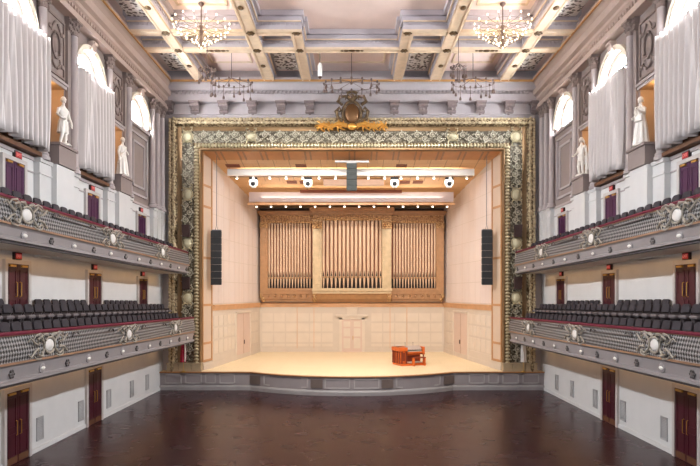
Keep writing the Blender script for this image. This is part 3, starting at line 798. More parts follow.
m.build('door_panels', M['shell_panel'], dr)
m = MB(); m.tube([(.08, SY1-.1, 2.1), (.08, SY1-.1, 2.4)], .025); m.build('door_handle', M['brass'], dr)
m = MB(); m.loft([[(-SX0-.4, SY0, SC0), (SX0+.4, SY0, SC0), (SX0+.4, SY0, SC0+.25), (-SX0-.4, SY0, SC0+.25)], [(-SX1-.4, SY1+.3, SC1), (SX1+.4, SY1+.3, SC1), (SX1+.4, SY1+.3, SC1+.25), (-SX1-.4, SY1+.3, SC1+.25)]])
cs = struct(m.build('ceiling_stage', M['stage_ceiling']))
m = MB()
for x, y, ww in ((-7.7, 37.0, .9), (-3.3, 37.0, .7), (3.2, 37.0, .7), (-4.2, 40, .7), (-3.3, 40, .7), (-1.4, 40, .7), (1.2, 40, .7), (3.7, 40, .7), (4.6, 40, .7), (6.6, 37.8, .7)):
    z = shell_top(y+.2); m.loft([[(x-ww/2, y, shell_top(y)-.02), (x+ww/2, y, shell_top(y)-.02), (x+ww/2, y, shell_top(y)+.03), (x-ww/2, y, shell_top(y)+.03)],
                                 [(x-ww/2, y+.5, shell_top(y+.5)-.02), (x+ww/2, y+.5, shell_top(y+.5)-.02), (x+ww/2, y+.5, shell_top(y+.5)+.03), (x-ww/2, y+.5, shell_top(y+.5)+.03)]])
m.build('ceiling_slots', M['organ_back'], cs)
m = MB()
for x in [(-9+k)*1.0 for k in range(19)]:
    if abs(x) < 8.8: m.loft([[(x-.015, y, shell_top(y)-.015), (x+.015, y, shell_top(y)-.015), (x+.015, y, shell_top(y)+.02), (x-.015, y, shell_top(y)+.02)] for y in (SY0, 40)])
m.build('ceiling_joints', M['organ_wood'], cs)
# roof and sides of the stage house, keeps daylight out
# ------------------------------------------------------------------ organ
OY, OC = 45.45, 45.05
ORG = thing('pipe_organ', 'large wooden pipe organ case across the stage back wall', 'pipe organ', (0, 46.1, 5.1))
hwO, hwC = 7.25, 3.08
m = MB(); m.box(-hwO, hwO, OY+.31, OY+.4, 5.6, 12.2); m.box(-2.4, 2.4, OC+.33, OC+.39, 6.2, 11.5); m.build('back_panel', M['organ_back'], ORG)
for s in (-1, 1):
    m = MB()
    x0, x1 = s*hwC, s*hwO
    m.box(x0, x1, OY-.05, 46.15, 6.0, 6.2); m.box(x0, x1, OY, 46.15, 5.75, 6.0); m.box(x0, x1, OY+.1, 46.15, 5.35, 5.75); m.box(x0, x1, OY+.25, 46.15, 5.15, 5.35)
    for k in range(8):
        x = s*(hwC+.45+k*.5); m.ell((x, OY+.05, 5.6), (.1, .1, .1), 8, 6)
    ba = m.build('side_base', M['organ_wood'], ORG)
    m = MB(); m.ell((s*(hwO-.2), OY+.2, 5.35), (.18, .15, .25), 10, 8); m.tube([(s*(hwO-.1), OY+.1, 5.75), (s*(hwO-.05), OY+.05, 5.5), (s*(hwO-.25), OY+.1, 5.3)], [.14, .12, .06], 8); m.build('corbel', M['organ_gold'], ba, smooth=True)
    m = MB(); m.box(x0, x1, OY-.02, 46.15, 11.35, 11.5); m.box(x0, x1, OY, 46.15, 11.5, 11.95); m.build('side_frieze', M['organ_gold'], ORG)
    m = MB(); m.box(x0, x1+s*.1, OY-.12, 46.15, 11.95, 12.1); m.box(x0, x1+s*.18, OY-.22, 46.15, 12.1, 12.28)
    for k in range(17): m.box(x0+s*(.12+k*.245), x0+s*(.24+k*.245), OY-.06, OY, 11.55, 11.8)
    m.build('side_cornice', M['organ_wood'], ORG)
    m = MB(); m.box(s*(hwO-.6), s*hwO, OY-.04, 46.15, 6.2, 11.35); m.box(s*(hwO-.52), s*(hwO-.08), OY-.07, OY, 6.5, 10.9); p = m.build('side_pilaster', M['organ_wood'], ORG)
    m = MB(); m.box(s*(hwO-.64), s*(hwO+.03), OY-.12, 46.1, 10.95, 11.35); m.build('pilaster_capital', M['organ_gold'], p)
    m = MB(); m.box(s*(hwC-.72), s*hwC, OC-.04, 46.15, 6.2, 11.5); m.box(s*(hwC-.6), s*(hwC-.12), OC-.08, OC, 6.5, 10.7); p = m.build('centre_pilaster', M['organ_pil'], ORG)
    m = MB(); m.box(s*(hwC-.75), s*(hwC+.03), OC-.14, 46.0, 10.85, 11.45)
    for q in (.15, .37, .6): m.ell((s*(hwC-q), OC-.14, 11.1), (.1, .08, .16), 8, 6)
    m.build('pilaster_capital', M['organ_gold'], p)
m = MB(); m.box(-hwC-.05, hwC+.05, OC-.1, 46.15, 5.98, 6.2); m.box(-hwC, hwC, OC, 46.15, 5.78, 5.98); m.build('centre_shelf', M['organ_pil'], ORG)
m = MB(); m.prism_x([(46.15, 5.1), (OC+.75, 5.1), (OC+.35, 5.35), (OC+.1, 5.78), (46.15, 5.78)], -hwC+.25, hwC-.25); cb = m.build('centre_cove', M['organ_wood'], ORG)
for s in (-1, 1):
    m = MB(); m.prism_x([(46.1, 5.1), (OC+.6, 5.1), (OC+.1, 5.45), (OC, 5.78), (46.1, 5.78)], s*(hwC-.3), s*(hwC+.02)); m.ell((s*(hwC-.15), OC+.1, 5.5), (.18, .15, .2), 10, 8)
    m.build('cove_bracket', M['organ_gold'], cb)
m = MB(); m.box(-hwC, hwC, OC-.02, 46.15, 11.5, 11.95); m.build('centre_frieze', M['organ_gold'], ORG)
m = MB(); m.box(-hwC-.1, hwC+.1, OC-.12, 46.15, 11.95, 12.2); m.box(-hwC-.22, hwC+.22, OC-.25, 46.15, 12.2, 12.5)
for k in range(24): m.box(-hwC+.08+k*.25, -hwC+.2+k*.25, OC-.1, OC, 11.75, 11.92)
m.build('centre_cornice', M['organ_wood'], ORG)
def pipe(x, y, r, z0, zm, z1):
    m = MB(); m.lathe((x, y, 0), [(r*.3, z0), (r*.95, zm), (r, zm+.02), (r, z1)], 14)
    p = m.build('organ_pipe', M['pipe'], ORG, smooth=True)
    m = MB(); m.prism_y([(x-r*.55, zm+.05), (x+r*.55, zm+.05), (x, zm+.5)], (y-r*1.02, y-r*.7)); m.build('pipe_mouth', M['organ_dark'], p)
    return p
for k in range(15): pipe(-2.24+k*.32, OC+.2, .118, 6.22, 7.1+.0*abs(k-7), 11.5)
for s in (-1, 1):
    for k in range(15): pipe(s*(hwC+.25+k*.231), OY+.2, .084, 6.22, 7.05, 11.4)
m = MB(); m.box(-2.3, 2.3, OC+.05, OC+.09, 7.04, 7.1)
for s in (-1, 1): m.box(s*(hwC+.1), s*(hwO-.6), OY+.09, OY+.13, 6.98, 7.04)
m.build('pipe_rail', M['organ_gold'], ORG)
m = MB(); m.box(-2.35, 2.35, OC+.3, OC+.34, 6.2, 7.05)
for s in (-1, 1): m.box(s*hwC, s*(hwO-.6), OY+.29, OY+.33, 6.2, 7.0)
m.box(-hwO-.05, hwO+.05, 45.75, 46.15, 12.28, 12.56)  # dark strip stands in for the shade above the case
m.build('shade_backing', M['organ_dark'], ORG)

# console
cx, cy = 3.75, 37.9
CO = thing('organ_console', 'bright orange-brown wooden organ console standing alone on the stage', 'organ console', (0, 0, 0))
m = MB(); m.box(-1.0, 1.0, -.6, .75, 0, .14); m.build('platform', M['console'], CO, bevel=.02)
m = MB(); m.box(-.95, .95, .1, .7, .14, .95); m.box(-1.0, 1.0, .05, .75, .95, 1.2); m.box(-.95, -.42, -.35, .1, .14, .95); m.box(-1.08, -.4, -.42, .76, .95, 1.2); m.build('case', M['console'], CO, bevel=.015)
for x, y, h in ((-.86, -.4, .68), (-.5, -.4, .68), (.92, -.35, .6), (-1.0, -.3, .68), (-1.0, .05, .68), (-1.0, .4, .68), (-1.0, .68, .68)):
    m = MB(); m.lathe((x, y, .14), [(.06, 0), (.06, .08), (.045, .12), (.055, h*.55), (.045, h-.02), (.065, h+.05), (.065, h+.12)], 10); m.build('turned_post', M['console_dk'], CO, smooth=True)
m = MB(); m.box(-.78, -.58, -.37, -.34, .3, .85); m.box(-.35, .85, .07, .11, .2, .6); m.build('inset_panel', M['console_dk'], CO)
m = MB(); m.box(-.36, .98, -.38, .1, .78, .88); m.box(.84, 1.0, -.42, .1, .68, 1.2); m.build('key_desk', M['console'], CO, bevel=.01)
for k in range(3):
    m = MB(); m.box(-.3, .8, -.34+.14*k, -.18+.14*k, .9+.05*k, .93+.05*k)
    kb = m.build('keyboard', M['ivory'], CO)
    m = MB()
    for i in range(28):
        if i % 7 not in (2, 6): m.box(-.28+i*.0385+.012, -.28+i*.0385+.03, -.28+.14*k, -.18+.14*k, .93+.05*k, .945+.05*k)
    m.build('black_keys', M['black'], kb)
m = MB(); m.loft([[(-.36, -.3, 1.02), (.86, -.3, 1.02), (.86, -.26, 1.02), (-.36, -.26, 1.02)], [(-.36, .1, 1.26), (.86, .1, 1.26), (.86, .14, 1.26), (-.36, .14, 1.26)]]); m.build('music_desk', mat('grey_music_desk', rgb(176, 158, 146), .5), CO)
m = MB()
for k in range(16): m.box(-.34+k*.07, -.3+k*.07, -.5, .05, .16, .2)
m.build('pedalboard', M['ivory'], CO)
m = MB()
for x in (-.1, .55): m.tube([(x, .5, 1.2), (x, .5, 1.42)], .012); m.ell((x, .5, 1.43), .03)
m.build('desk_lamp_stem', M['bronze'], CO)
CO.scale = (.92, .92, .98); CO.location = (cx+.05, cy, SZ+.004); CO.rotation_euler = (0, 0, math.radians(24))
BN = thing('organ_bench', 'small dark bench tucked in front of the orange organ console', 'bench', (0, 0, 0))
m = MB(); m.box(-.45, .45, -.16, .16, .5, .56); m.build('bench_top', M['console_dk'], BN, bevel=.01)
for s in (-1, 1):
    m = MB(); m.box(s*.4-.03, s*.4+.03, -.14, .14, 0, .5); m.build('leg', M['console'], BN)
BN.location = (cx+.58, cy-.585, SZ+.004); BN.rotation_euler = (0, 0, math.radians(24))

# ------------------------------------------------------------------ stage rigging
def lamp_cup(mb, x, y, z, r=.1): mb.lathe((x, y, z), [(r*.6, .16), (r*.8, .1), (r, 0)], 10)
FB = thing('light_batten', 'long white lighting batten hanging nearest the stage opening', 'light batten', (0, 37.5, 13.4))
m = MB(); m.box(-8.1, 7.95, 37.4, 37.6, 13.45, 13.88); m.build('white_fascia', M['white_truss'], FB)
m = MB(); m.tube([(-8, 37.7, 13.42), (7.9, 37.7, 13.42)], .03); 
for x in (-4.6, -2.3, 3.5): m.tube([(x, 37.5, 13.85), (x, 37.5, shell_top(37.5))], .015)
m.build('hanging_bar', M['steel'], FB)
for k in range(15):
    x = -7.5+k*1.07
    m = MB(); lamp_cup(m, x, 37.55, 13.28); lc = m.build('lamp', M['white_truss'], FB)
    m = MB(); m.ell((x, 37.55, 13.27), (.07, .07, .04), 8, 6); m.build('bulb', M['batten_bulb'], lc)
RB = thing('light_batten', 'long pale lilac lighting batten hanging above the organ', 'light batten', (0, 41.5, 12.3))
m = MB(); m.box(-7.4, 7.3, 41.4, 41.65, 12.38, 13.08); m.build('lilac_fascia', M['lilac_truss'], RB)
m = MB(); m.box(-7.5, 7.4, 41.35, 41.5, 12.16, 12.3)
for x in (-6.5, -3, 0, 3, 6.5): m.tube([(x, 41.5, 13.05), (x, 41.5, shell_top(41.5))], .015)
m.build('oak_rail', M['shell_rail'], RB)
for k in range(14):
    x = -6.9+k*1.06
    m = MB(); lamp_cup(m, x, 41.6, 12.05); lc = m.build('lamp', M['white_truss'], RB)
    m = MB(); m.ell((x, 41.6, 12.04), (.06, .06, .04), 8, 6); m.build('bulb', M['batten_bulb'], lc)
    
for k, xp in enumerate((253.5, 308, 394.5, 449)):
    x, z = px(xp, 184, 37.9)
    H = thing('moving_head_light', ['white moving head light at the left end under the white batten', 'white moving head light left of the hanging centre loudspeaker',
        'white moving head light right of the hanging centre loudspeaker', 'white moving head light at the right end under the white batten'][k], 'stage light', (x, 37.9, z), 'moving head lights')
    m = MB(); m.box(x-.25, x+.25, 37.7, 38.1, z+.28, z+.4); m.tube([(x, 37.9, z+.4), (x, 37.9, shell_top(37.9)-.025)], .025); m.build('base', M['black'], H)
    m = MB()
    for s in (-1, 1): m.box(x+s*.27, x+s*.21, 37.82, 37.98, z-.1, z+.3)
    m.box(x-.27, x+.27, 37.82, 37.98, z+.22, z+.3)
    m.build('yoke', M['white_truss'], H)
    m = MB(); m.lathe((x, 37.9, z), [(.12, -.26), (.19, -.2), (.2, .05), (.14, .2)], 14); hd = m.build('head', M['white_truss'], H, smooth=True)
    m = MB(); m.ell((x, 37.72, z), (.16, .08, .16), 12, 8); m.build('lens', M['black'], hd)
SCN = thing('screen_housing', 'long pale roller screen housing behind the hanging centre loudspeaker', 'screen housing', (0, 39.6, 13.0))
x0, z1 = px(323.5, 179.5, 39.6); x1, z0 = px(384, 185.5, 39.6)
m = MB(); m.box(x0, x1, 39.5, 39.8, z0, z1); m.build('case', mat('pinkish_case', rgb(196, 172, 160), .5), SCN, bevel=.03)
m = MB()
for x in (x0+.3, x1-.3): m.tube([(x, 39.65, z1), (x, 39.65, shell_top(39.65))], .02)
m.build('hanger', M['steel'], SCN)
m = MB()
x0, z1 = px(300, 190, 40.9); x1, z0 = px(402, 192.3, 40.9)
n = 60
for k in range(n): m.box(x0+(x1-x0)*k/n, x0+(x1-x0)*(k+.6)/n, 40.9, 41.0, z0, z1)
m.box(x0, x1, 40.98, 41.05, z0-.03, z1+.03); 
for x in (x0+.5, x1-.5): m.tube([(x, 41, z1), (x, 41, shell_top(41))], .02)
b = m.build('cable_bar', M['organ_back'], None, (0, 41, z0)); tag(b, 'dark toothed bar hanging just above the lilac lighting batten', 'rigging bar')

# loudspeakers
def line_array(xa, xb, ya, yb, Y, label, bar=False, material='black', n=8, loc='line_array_speaker'):
    x0, zt = px(xa, ya, Y); x1, zb = px(xb, yb, Y)
    T = thing(loc, label, 'loudspeaker', ((x0+x1)/2, Y, zb), 'hanging loudspeakers')
    h = (zt-zb)/n
    for k in range(n):
        m = MB(); z = zb+k*h
        m.loft([[(x0, Y, z+.004), (x1, Y, z+.004), (x1-.06, Y+.45, z+.04), (x0+.06, Y+.45, z+.04)], [(x0, Y, z+h-.002), (x1, Y, z+h-.002), (x1-.06, Y+.45, z+h-.02), (x0+.06, Y+.45, z+h-.02)]])
        m.build('cabinet', M[material], T, bevel=.01)
    m = MB(); xm = (x0+x1)/2
    m.box(x0+.05, x1-.05, Y+.05, Y+.4, zt, zt+.06)
    top = RZ0+(RZ1-RZ0)*(Y+.2-35.05)/(RY1-35.05)-.02 if Y < 36.5 else shell_top(Y)
    if bar:
        w0, w1 = px(335, 160, Y)[0], px(369, 160, Y)[0]; zb2 = px(0, 161, Y)[1]
        m.box(w0, w1, Y+.1, Y+.25, zb2-.06, zb2+.05)
        for x in (w0+.05, w1-.05): m.tube([(x, Y+.17, zb2), (x, Y+.17, RZ0+.0)], .02)
        m.tube([(xm, Y+.17, zt), (xm, Y+.17, zb2)], .03)
    else:
        m.tube([(xm-.1, Y+.2, zt), (xm, Y+.2, zt+.35), (xm+.1, Y+.2, zt)], .02); m.tube([(xm, Y+.2, zt+.3), (xm, Y+.2, top)], .018)
    m.build('hanger', M['steel'], T)
    return T
line_array(210.6, 221.2, 230.5, 285, 35.5, 'tall black line array loudspeaker hanging at the left side of the stage')
line_array(482, 492.8, 230, 285, 35.5, 'tall black line array loudspeaker hanging at the right side of the stage')
line_array(346.5, 357, 163, 190.5, 36.0, 'dark grey line array loudspeaker hanging over the middle of the stage', True, 'speaker_grey', 5)
for s in (-1, 1):
    nm = 'left' if s < 0 else 'right'
    for py, w_ in ((231, 'between upper shields'), (283, 'between lower shields')):
        z = px(0, py, 34.6)[1]; x = s*9.93
        T = thing('frame_speaker', 'small dark loudspeaker on the gilt frame, %s side, %s' % (nm, w_), 'loudspeaker', (x, 34.6, z), 'loudspeakers on the gilt frame')
        m = MB(); m.loft([[(x-.22, 34.42, z-.38), (x+.22, 34.42, z-.38), (x+.2, 34.66, z-.34), (x-.2, 34.66, z-.34)], [(x-.24, 34.3, z+.36), (x+.24, 34.3, z+.36), (x+.2, 34.66, z+.38), (x-.2, 34.66, z+.38)]])
        m.build('cabinet', mat('dark_brown_speaker', rgb(62, 42, 40), .5), T, bevel=.02)
        m = MB(); m.box(x-.05, x+.05, 34.62, 34.73, z-.1, z+.1); m.build('bracket', M['bronze'], T)
# flags
for s in (-1, 1):
    x = s*10.03 if s < 0 else 10.2; Y = 34.3
    T = thing('flag', 'furled red flag on a pole beside the left foot of the gilt frame' if s < 0 else 'furled white flag on a pole beside the right foot of the gilt frame', 'flag', (x, Y, SZ), None)
    m = MB(); m.tube([(x, Y, SZ+.004), (x, Y, SZ+2.2)], .018, 8); m.ell((x, Y, SZ+2.24), (.03, .03, .06)); m.build('pole', M['brass'], T)
    m = MB(); m.lathe((x, Y, SZ+.004), [(.14, 0), (.14, .04), (.04, .08)], 14); m.build('base', M['brass'], T)
    def fold(k0, zt, zb, rr):
        q = MB(); rings = []
        for z, r in ((zt, .03), (zt-.2, rr*.7), (zt-.9, rr), (zb, rr*1.15)):
            rings.append([(x-.06*s*0+(r*(1+.3*math.sin(5*a+k0+z*2)))*math.cos(a), Y-.04+(r*(1+.3*math.sin(5*a+k0+z*2)))*.8*math.sin(a), z) for a in [2*PI*i/30 for i in range(30)]])
        q.loft(rings); return q
    fold(0, SZ+2.15, SZ+.6, .13).build('cloth', M['flag_red'] if s < 0 else M['flag_white'], T, smooth=True)
    if s < 0:
        q = MB(); q.tube([(x+.1, Y-.13, SZ+2.0), (x+.14, Y-.15, SZ+1.3), (x+.12, Y-.15, SZ+.65)], [.03, .045, .04], 8); q.build('white_fold', M['flag_white'], T, smooth=True)

# ------------------------------------------------------------------ balconies
def slope(y): return .0167*(34-y)
BY0, BY1 = 9.0, 34.0
BSPEC = {   # front x, rail top z, gilt line z, underside z, cartouche ys, lamp ys
    'lower': (9.28, 4.40, 3.54, 2.94, (17.6, 23.9, 30.2), (14.3, 17.4, 20.45, 23.5, 26.6, 29.7, 32.7)),
    'upper': (9.62, 8.25, 7.44, 6.95, (17.0, 23.1, 29.2), (14.0, 17.05, 20.1, 23.15, 26.2, 29.25, 32.2)),
}
def place_oval(mb, s, X, y, z, ry, rz, t=.06): mb.ell((s*X, y, z), (t, ry, rz), 16, 10)
def balcony(s, tier):
    X, zr, zg, zb, carts, lamps = BSPEC[tier]
    side = 'left' if s < 0 else 'right'
    T = thing('balcony', '%s balcony along the %s wall with pierced grey parapet' % (tier, side), 'balcony', (s*HW, 34, zb))
    ys = (BY0, BY1)
    m = MB(); pr_ = [(X+.1, zr-.09), (X+.02, zr-.35), (X-.03, zr-.58), (X, zg+.02), (X+.1, zg+.02), (X+.2, zr-.09)]
    m.prism_y([(s*x, z) for x, z in pr_], ys, slope); m.build('parapet', M['bal_lattice'], T, smooth=True, angle=35)
    m = MB(); m.prism_y([(s*x, z) for x, z in ((X+.03, zr-.09), (X+.02, zr-.04), (X+.06, zr), (X+.2, zr), (X+.22, zr-.06), (X+.2, zr-.09))], ys, slope); m.build('velvet_rail', M['velvet'], T)
    m = MB(); m.prism_y([(s*x, z) for x, z in ((X-.04, zg-.03), (X-.04, zg+.03), (X+.1, zg+.03), (X+.1, zg-.03))], ys, slope)
    m.prism_y([(s*x, z) for x, z in ((X+.07, zr-.12), (X+.05, zr-.09), (X+.2, zr-.09), (X+.2, zr-.12))], ys, slope); m.build('gilt_line', M['bal_gilt'], T)
    m = MB(); m.prism_y([(s*x, z) for x, z in ((X+.0, zg-.03), (X+.06, zg-.1), (X+.12, zb+.16), (X+.03, zb+.12), (X+.03, zb+.03), (X+.3, zb), (X+.3, zg-.03))], ys, slope); m.build('fascia', M['bal_fascia'], T)
    m = MB(); m.prism_y([(s*x, z) for x, z in ((X+.1, zb+.0), (X+.1, zb-.05), (X+.25, zb-.05), (X+.25, zb+.0))], ys, slope); m.build('drip_line', M['bal_dark'], T)
    m = MB(); m.prism_y([(s*x, z) for x, z in ((X+.25, zb), (X+.25, zb+.12), (HW, zb+.12), (HW, zb))], ys, slope); m.build('soffit', M['bal_soffit'], T)
    # stepped floor
    m = MB()
    if tier == 'lower':
        z0 = 3.77; st = [(X+.2, z0), (10.17, z0), (10.17, 4.29), (10.84, 4.29), (10.84, 4.47), (HW-.001, 4.47), (HW-.001, zb+.12), (X+.2, zb+.12)]
    else:
        z0 = 7.77; st = [(X+.2, z0), (HW-.001, z0), (HW-.001, zb+.12), (X+.2, zb+.12)]
    m.prism_y([(s*x, z) for x, z in st], ys, slope); m.build('tier_floor', M['carpet'], T)
    # end return
    m = MB(); m.box(s*(X+.1), s*(HW-.001), BY1-.12, BY1, zb+.1, zr-.13); m.build('end_panel', M['bal_fascia'], T)
    for c in carts:
        zz = (zr+zg)/2-.05+slope(c); XX = X-.03
        m = MB(); place_oval(m, s, XX, c, zz, .25, .18, .06); ca = m.build('cartouche', M['cart'], T, smooth=True)
        m = MB()
        m.tube([(s*(XX-.02), c+.31*math.cos(t), zz+.24*math.sin(t)) for t in [2*PI*k/18 for k in range(19)]], .035, 6)
        for q in (-1, 1):
            for e in (-1, 1):
                m.tube([(s*(XX-.0), c+q*.3, zz+e*.08), (s*(XX-.05), c+q*.5, zz+e*.3), (s*(XX-.05), c+q*.72, zz+e*.22), (s*(XX-.04), c+q*.68, zz+e*.08), (s*(XX-.02), c+q*.56, zz+e*.12)], [.03, .038, .034, .03, .02], 6)
                m.tube([(s*XX, c+q*.6, zz+e*.05), (s*(XX-.04), c+q*.85, zz+e*.12), (s*(XX-.03), c+q*1.05, zz+e*.28), (s*(XX), c+q*1.15, zz+e*.18)], [.03, .032, .025, .014], 6)
                m.tube([(s*XX, c+q*.35, zz+e*.3), (s*(XX-.03), c+q*.55, zz+e*.38), (s*(XX-.02), c+q*.78, zz+e*.34), (s*XX, c+q*.9, zz+e*.2)], [.02, .03, .026, .014], 6)
                m.ell((s*XX, c+q*.42, zz+e*.2), (.05, .05, .05), 8, 6)
            m.tube([(s*XX, c+q*.1, zz+.27), (s*(XX-.05), c+q*.22, zz+.34), (s*(XX-.02), c+q*.38, zz+.34)], [.05, .05, .02], 6)
        m.build('scrollwork', M['cart_scroll'], ca, smooth=True)
    # long plaques between the cartouches
    for a, b in zip(carts, carts[1:]+((carts[-1]+6.1),)) if False else [(carts[0], carts[1]), (carts[1], carts[2])]:
        y0, y1 = a+1.5, b-1.5; XX = X-.02
        m = MB()
        zt = (zr+zg)/2+.12
        m.prism_y([(s*(XX-.02), zt), (s*(XX+.04), zt), (s*(XX+.04), zt+.035), (s*(XX-.02), zt+.035)], (y0, y1), slope)
        for yy, q in ((y0, 1), (y1, -1)):
            z_ = zt+slope(yy); m.tube([(s*XX, yy, z_), (s*(XX-.01), yy+q*.1, z_+.12), (s*(XX-.01), yy+q*.3, z_+.14), (s*XX, yy+q*.45, z_+.06)], [.03, .035, .03, .02], 6)
        m.build('plaque_moulding', M['dark_ros'], T)
    for c in lamps:
        zz = (zg+zb)/2-.0+slope(c)
        m = MB(); m.lathe((s*(X+.1), c, zz), [(.16, 0), (.16, -s*.03), (.1, -s*.05)], 12, 'x'); la = m.build('fascia_lamp', M['bal_fascia'], T)
        m = MB(); m.ell((s*(X+.06), c, zz), (.05, .12, .055), 12, 8); m.build('lamp_glass', M['lampglass'], la, smooth=True)
        m = MB(); y = c+1.53
        if y < 33.8:
            zz = (zg+zb)/2+slope(y)
            m.ell((s*(X+.09), y, zz), (.05, .1, .1), 10, 6)
            for k in range(6): m.ell((s*(X+.07), y+.09*math.cos(k*PI/3), zz+.09*math.sin(k*PI/3)), (.04, .045, .045), 6, 5)
            m.build('rosette', M['dark_ros'], T, smooth=True)
    # warm lamps under the balcony
    for c in (11.6, 16.0, 20.4, 24.8, 29.2, 33.0):
        zz = zb-.03+slope(c+1)
        area('under_balcony_light', (s*11.05, c, zz-.035), (0, 0, 0), .3, 4.2 if c < 33 else 1.6, BALC_W if c < 33 else BALC_W*.5, (1.0, .56, .22))
    return T
for s in (-1, 1):
    for t in ('lower', 'upper'): balcony(s, t)

# ------------------------------------------------------------------ seats
def make_seat():
    r = bpy.data.objects.new('theatre_chair', None); COL.objects.link(r)
    m = MB()                       # faces +x
    rings = []
    for z, xo, w_ in ((.34, -.19, .22), (.5, -.225, .245), (.7, -.26, .245), (.82, -.285, .225), (.87, -.295, .15)):
        rings.append([(xo+.045, -w_, z), (xo+.065, 0, z), (xo+.045, w_, z), (xo-.02, w_*.97, z), (xo-.035, 0, z), (xo-.02, -w_*.97, z)])
    m.loft(rings); m.build('backrest', M['seat'], r, smooth=True, angle=50)
    m = MB(); m.loft([[(-.16, -.2, .4), (.2, -.21, .42), (.2, .21, .42), (-.16, .2, .4)], [(-.17, -.215, .46), (.22, -.22, .48), (.22, .22, .48), (-.17, .215, .46)], [(-.15, -.19, .5), (.19, -.19, .53), (.19, .19, .53), (-.15, .19, .5)]])
    m.build('seat_cushion', M['seat_lt'], r, bevel=.015)
    for s in (-1, 1):
        m = MB(); m.box(-.22, .08, s*.245-.018, s*.245+.018, .56, .61); m.build('armrest', M['seat_arm'], r)
        m = MB(); m.prism_y([(-.2, 0), (.02, 0), (.06, .56), (-.23, .56)], (s*.245-.015, s*.245+.015)); m.build('side_panel', M['seat_lt'], r)
    return r
SEAT0 = make_seat(); first = True
DOORS_L = [19.7, 25.6, 31.5]
def put_seat(x, y, z, rz, label, group):
    global first
    o = SEAT0 if first else copy_tree(SEAT0)
    first = False
    o.location = (x, y, z); o.rotation_euler = (0, 0, rz); tag(o, label, 'chair', group)
P_ = .585
for s in (-1, 1):
    side = 'left' if s < 0 else 'right'
    rz = math.radians(2) if s < 0 else math.radians(178)
    for row, X_, z_, nm in ((0, 9.79, 3.776, 'front'), (1, 10.45, 4.296, 'middle'), (2, 11.11, 4.476, 'back')):
        y = 33.0 - (0, .5, 1.0)[row]; n = 0
        ymin = (15.6, 16.6, 17.6)[row]
        while y > ymin:
            if row == 2 and any(abs(y-d) < 1.02 for d in DOORS_L): y -= P_/2; continue
            if row == 1 and any(abs(y-d) < .0 for d in DOORS_L): y -= P_; continue
            n += 1
            put_seat(s*X_, y, z_+slope(y), rz, 'charcoal tip-up chair, %s from the stage in the %s row, lower %s balcony' % (ordinal(n), nm, side), 'chairs on the lower %s balcony' % side)
            y -= P_
    y = 33.0; n = 0
    while y > 16.3:
        n += 1
        put_seat(s*10.09, y, 7.776+slope(y), rz, 'charcoal chair, %s from the stage behind the rail of the upper %s balcony' % (ordinal(n), side), 'chairs on the upper %s balcony' % side)
        y -= P_

# ------------------------------------------------------------------ doors, signs, grilles
dn_ = 0
def double_door(s, y, z0, h, w_, purple=False):
    global dn_
    dn_ += 1
    X = s*HW
    m = MB(); m.box(X, X-s*.11, y-w_/2-.14, y-w_/2, z0, z0+h+.14); m.box(X, X-s*.11, y+w_/2, y+w_/2+.14, z0, z0+h+.14); m.box(X, X-s*.11, y-w_/2, y+w_/2, z0+h, z0+h+.14)
    D = struct(m.build('door_%d' % dn_, M['door_frame']))
    for q in (-1, 1):
        m = MB(); a, b = sorted((y+q*.008, y+q*w_/2)); m.box(X, X-s*.07, a, b, z0+.005, z0+h)
        lf = m.build('door_leaf', M['door_purple'] if purple else M['door'], D)
        m = MB()
        for z_a, z_b in ((z0+.25, z0+h*.42), (z0+h*.5, z0+h-.2)):
            for c, d, e, f in ((a+.1, b-.1, z_a, z_a+.04), (a+.1, b-.1, z_b-.04, z_b), (a+.1, a+.14, z_a, z_b), (b-.14, b-.1, z_a, z_b)): m.box(X-s*.07, X-s*.085, c, d, e, f)
        m.build('leaf_moulding', M['door_purple'] if purple else M['door'], lf)
        m = MB(); m.tube([(X-s*.07, y+q*.12, z0+.95), (X-s*.13, y+q*.12, z0+.97), (X-s*.13, y+q*.12, z0+1.43), (X-s*.07, y+q*.12, z0+1.45)], .018, 6); m.build('handle', M['brass'], lf)
        m = MB(); m.box(X-s*.07, X-s*.13, y+q*.18, y+q*(w_/2-.1), z0+h-.1, z0+h-.03); m.build('door_closer', M['brass'], lf)
        if z0 < .1:
            m = MB(); m.box(X-s*.07, X-s*.08, a+.03, b-.03, z0+.03, z0+.26); m.build('kick_plate', M['win_brown'], lf)
    return D
def exit_sign(s, y, z, label):
    X = s*HW
    T = thing('exit_sign', label, 'exit sign', (X, y, z), 'exit signs')
    m = MB(); m.box(X, X-s*.1, y-.2, y+.2, z, z+.25); m.build('box', M['sign'], T)
    m = MB(); m.box(X-s*.1, X-s*.112, y-.17, y+.17, z+.03, z+.22); fc = m.build('face', M['sign_red'], T)
    cu = bpy.data.curves.new('exit_letters', 'FONT'); cu.body = 'EXIT'; cu.size = .15; cu.align_x = 'CENTER'; cu.align_y = 'CENTER'; cu.extrude = .004
    tmp = bpy.data.objects.new('letters', cu); COL.objects.link(tmp)
    bpy.context.view_layer.update()
    me = bpy.data.meshes.new_from_object(tmp.evaluated_get(bpy.context.evaluated_depsgraph_get())); bpy.data.objects.remove(tmp)
    to = bpy.data.objects.new('letters', me); COL.objects.link(to); to.parent = fc
    to.location = (-s*.118, 0, .125); to.rotation_euler = (PI/2, 0, PI/2 if s < 0 else -PI/2)
    me.materials.clear(); me.materials.append(M['sign_txt'])
where = ['nearest the camera', 'in the middle bay', 'nearest the stage']
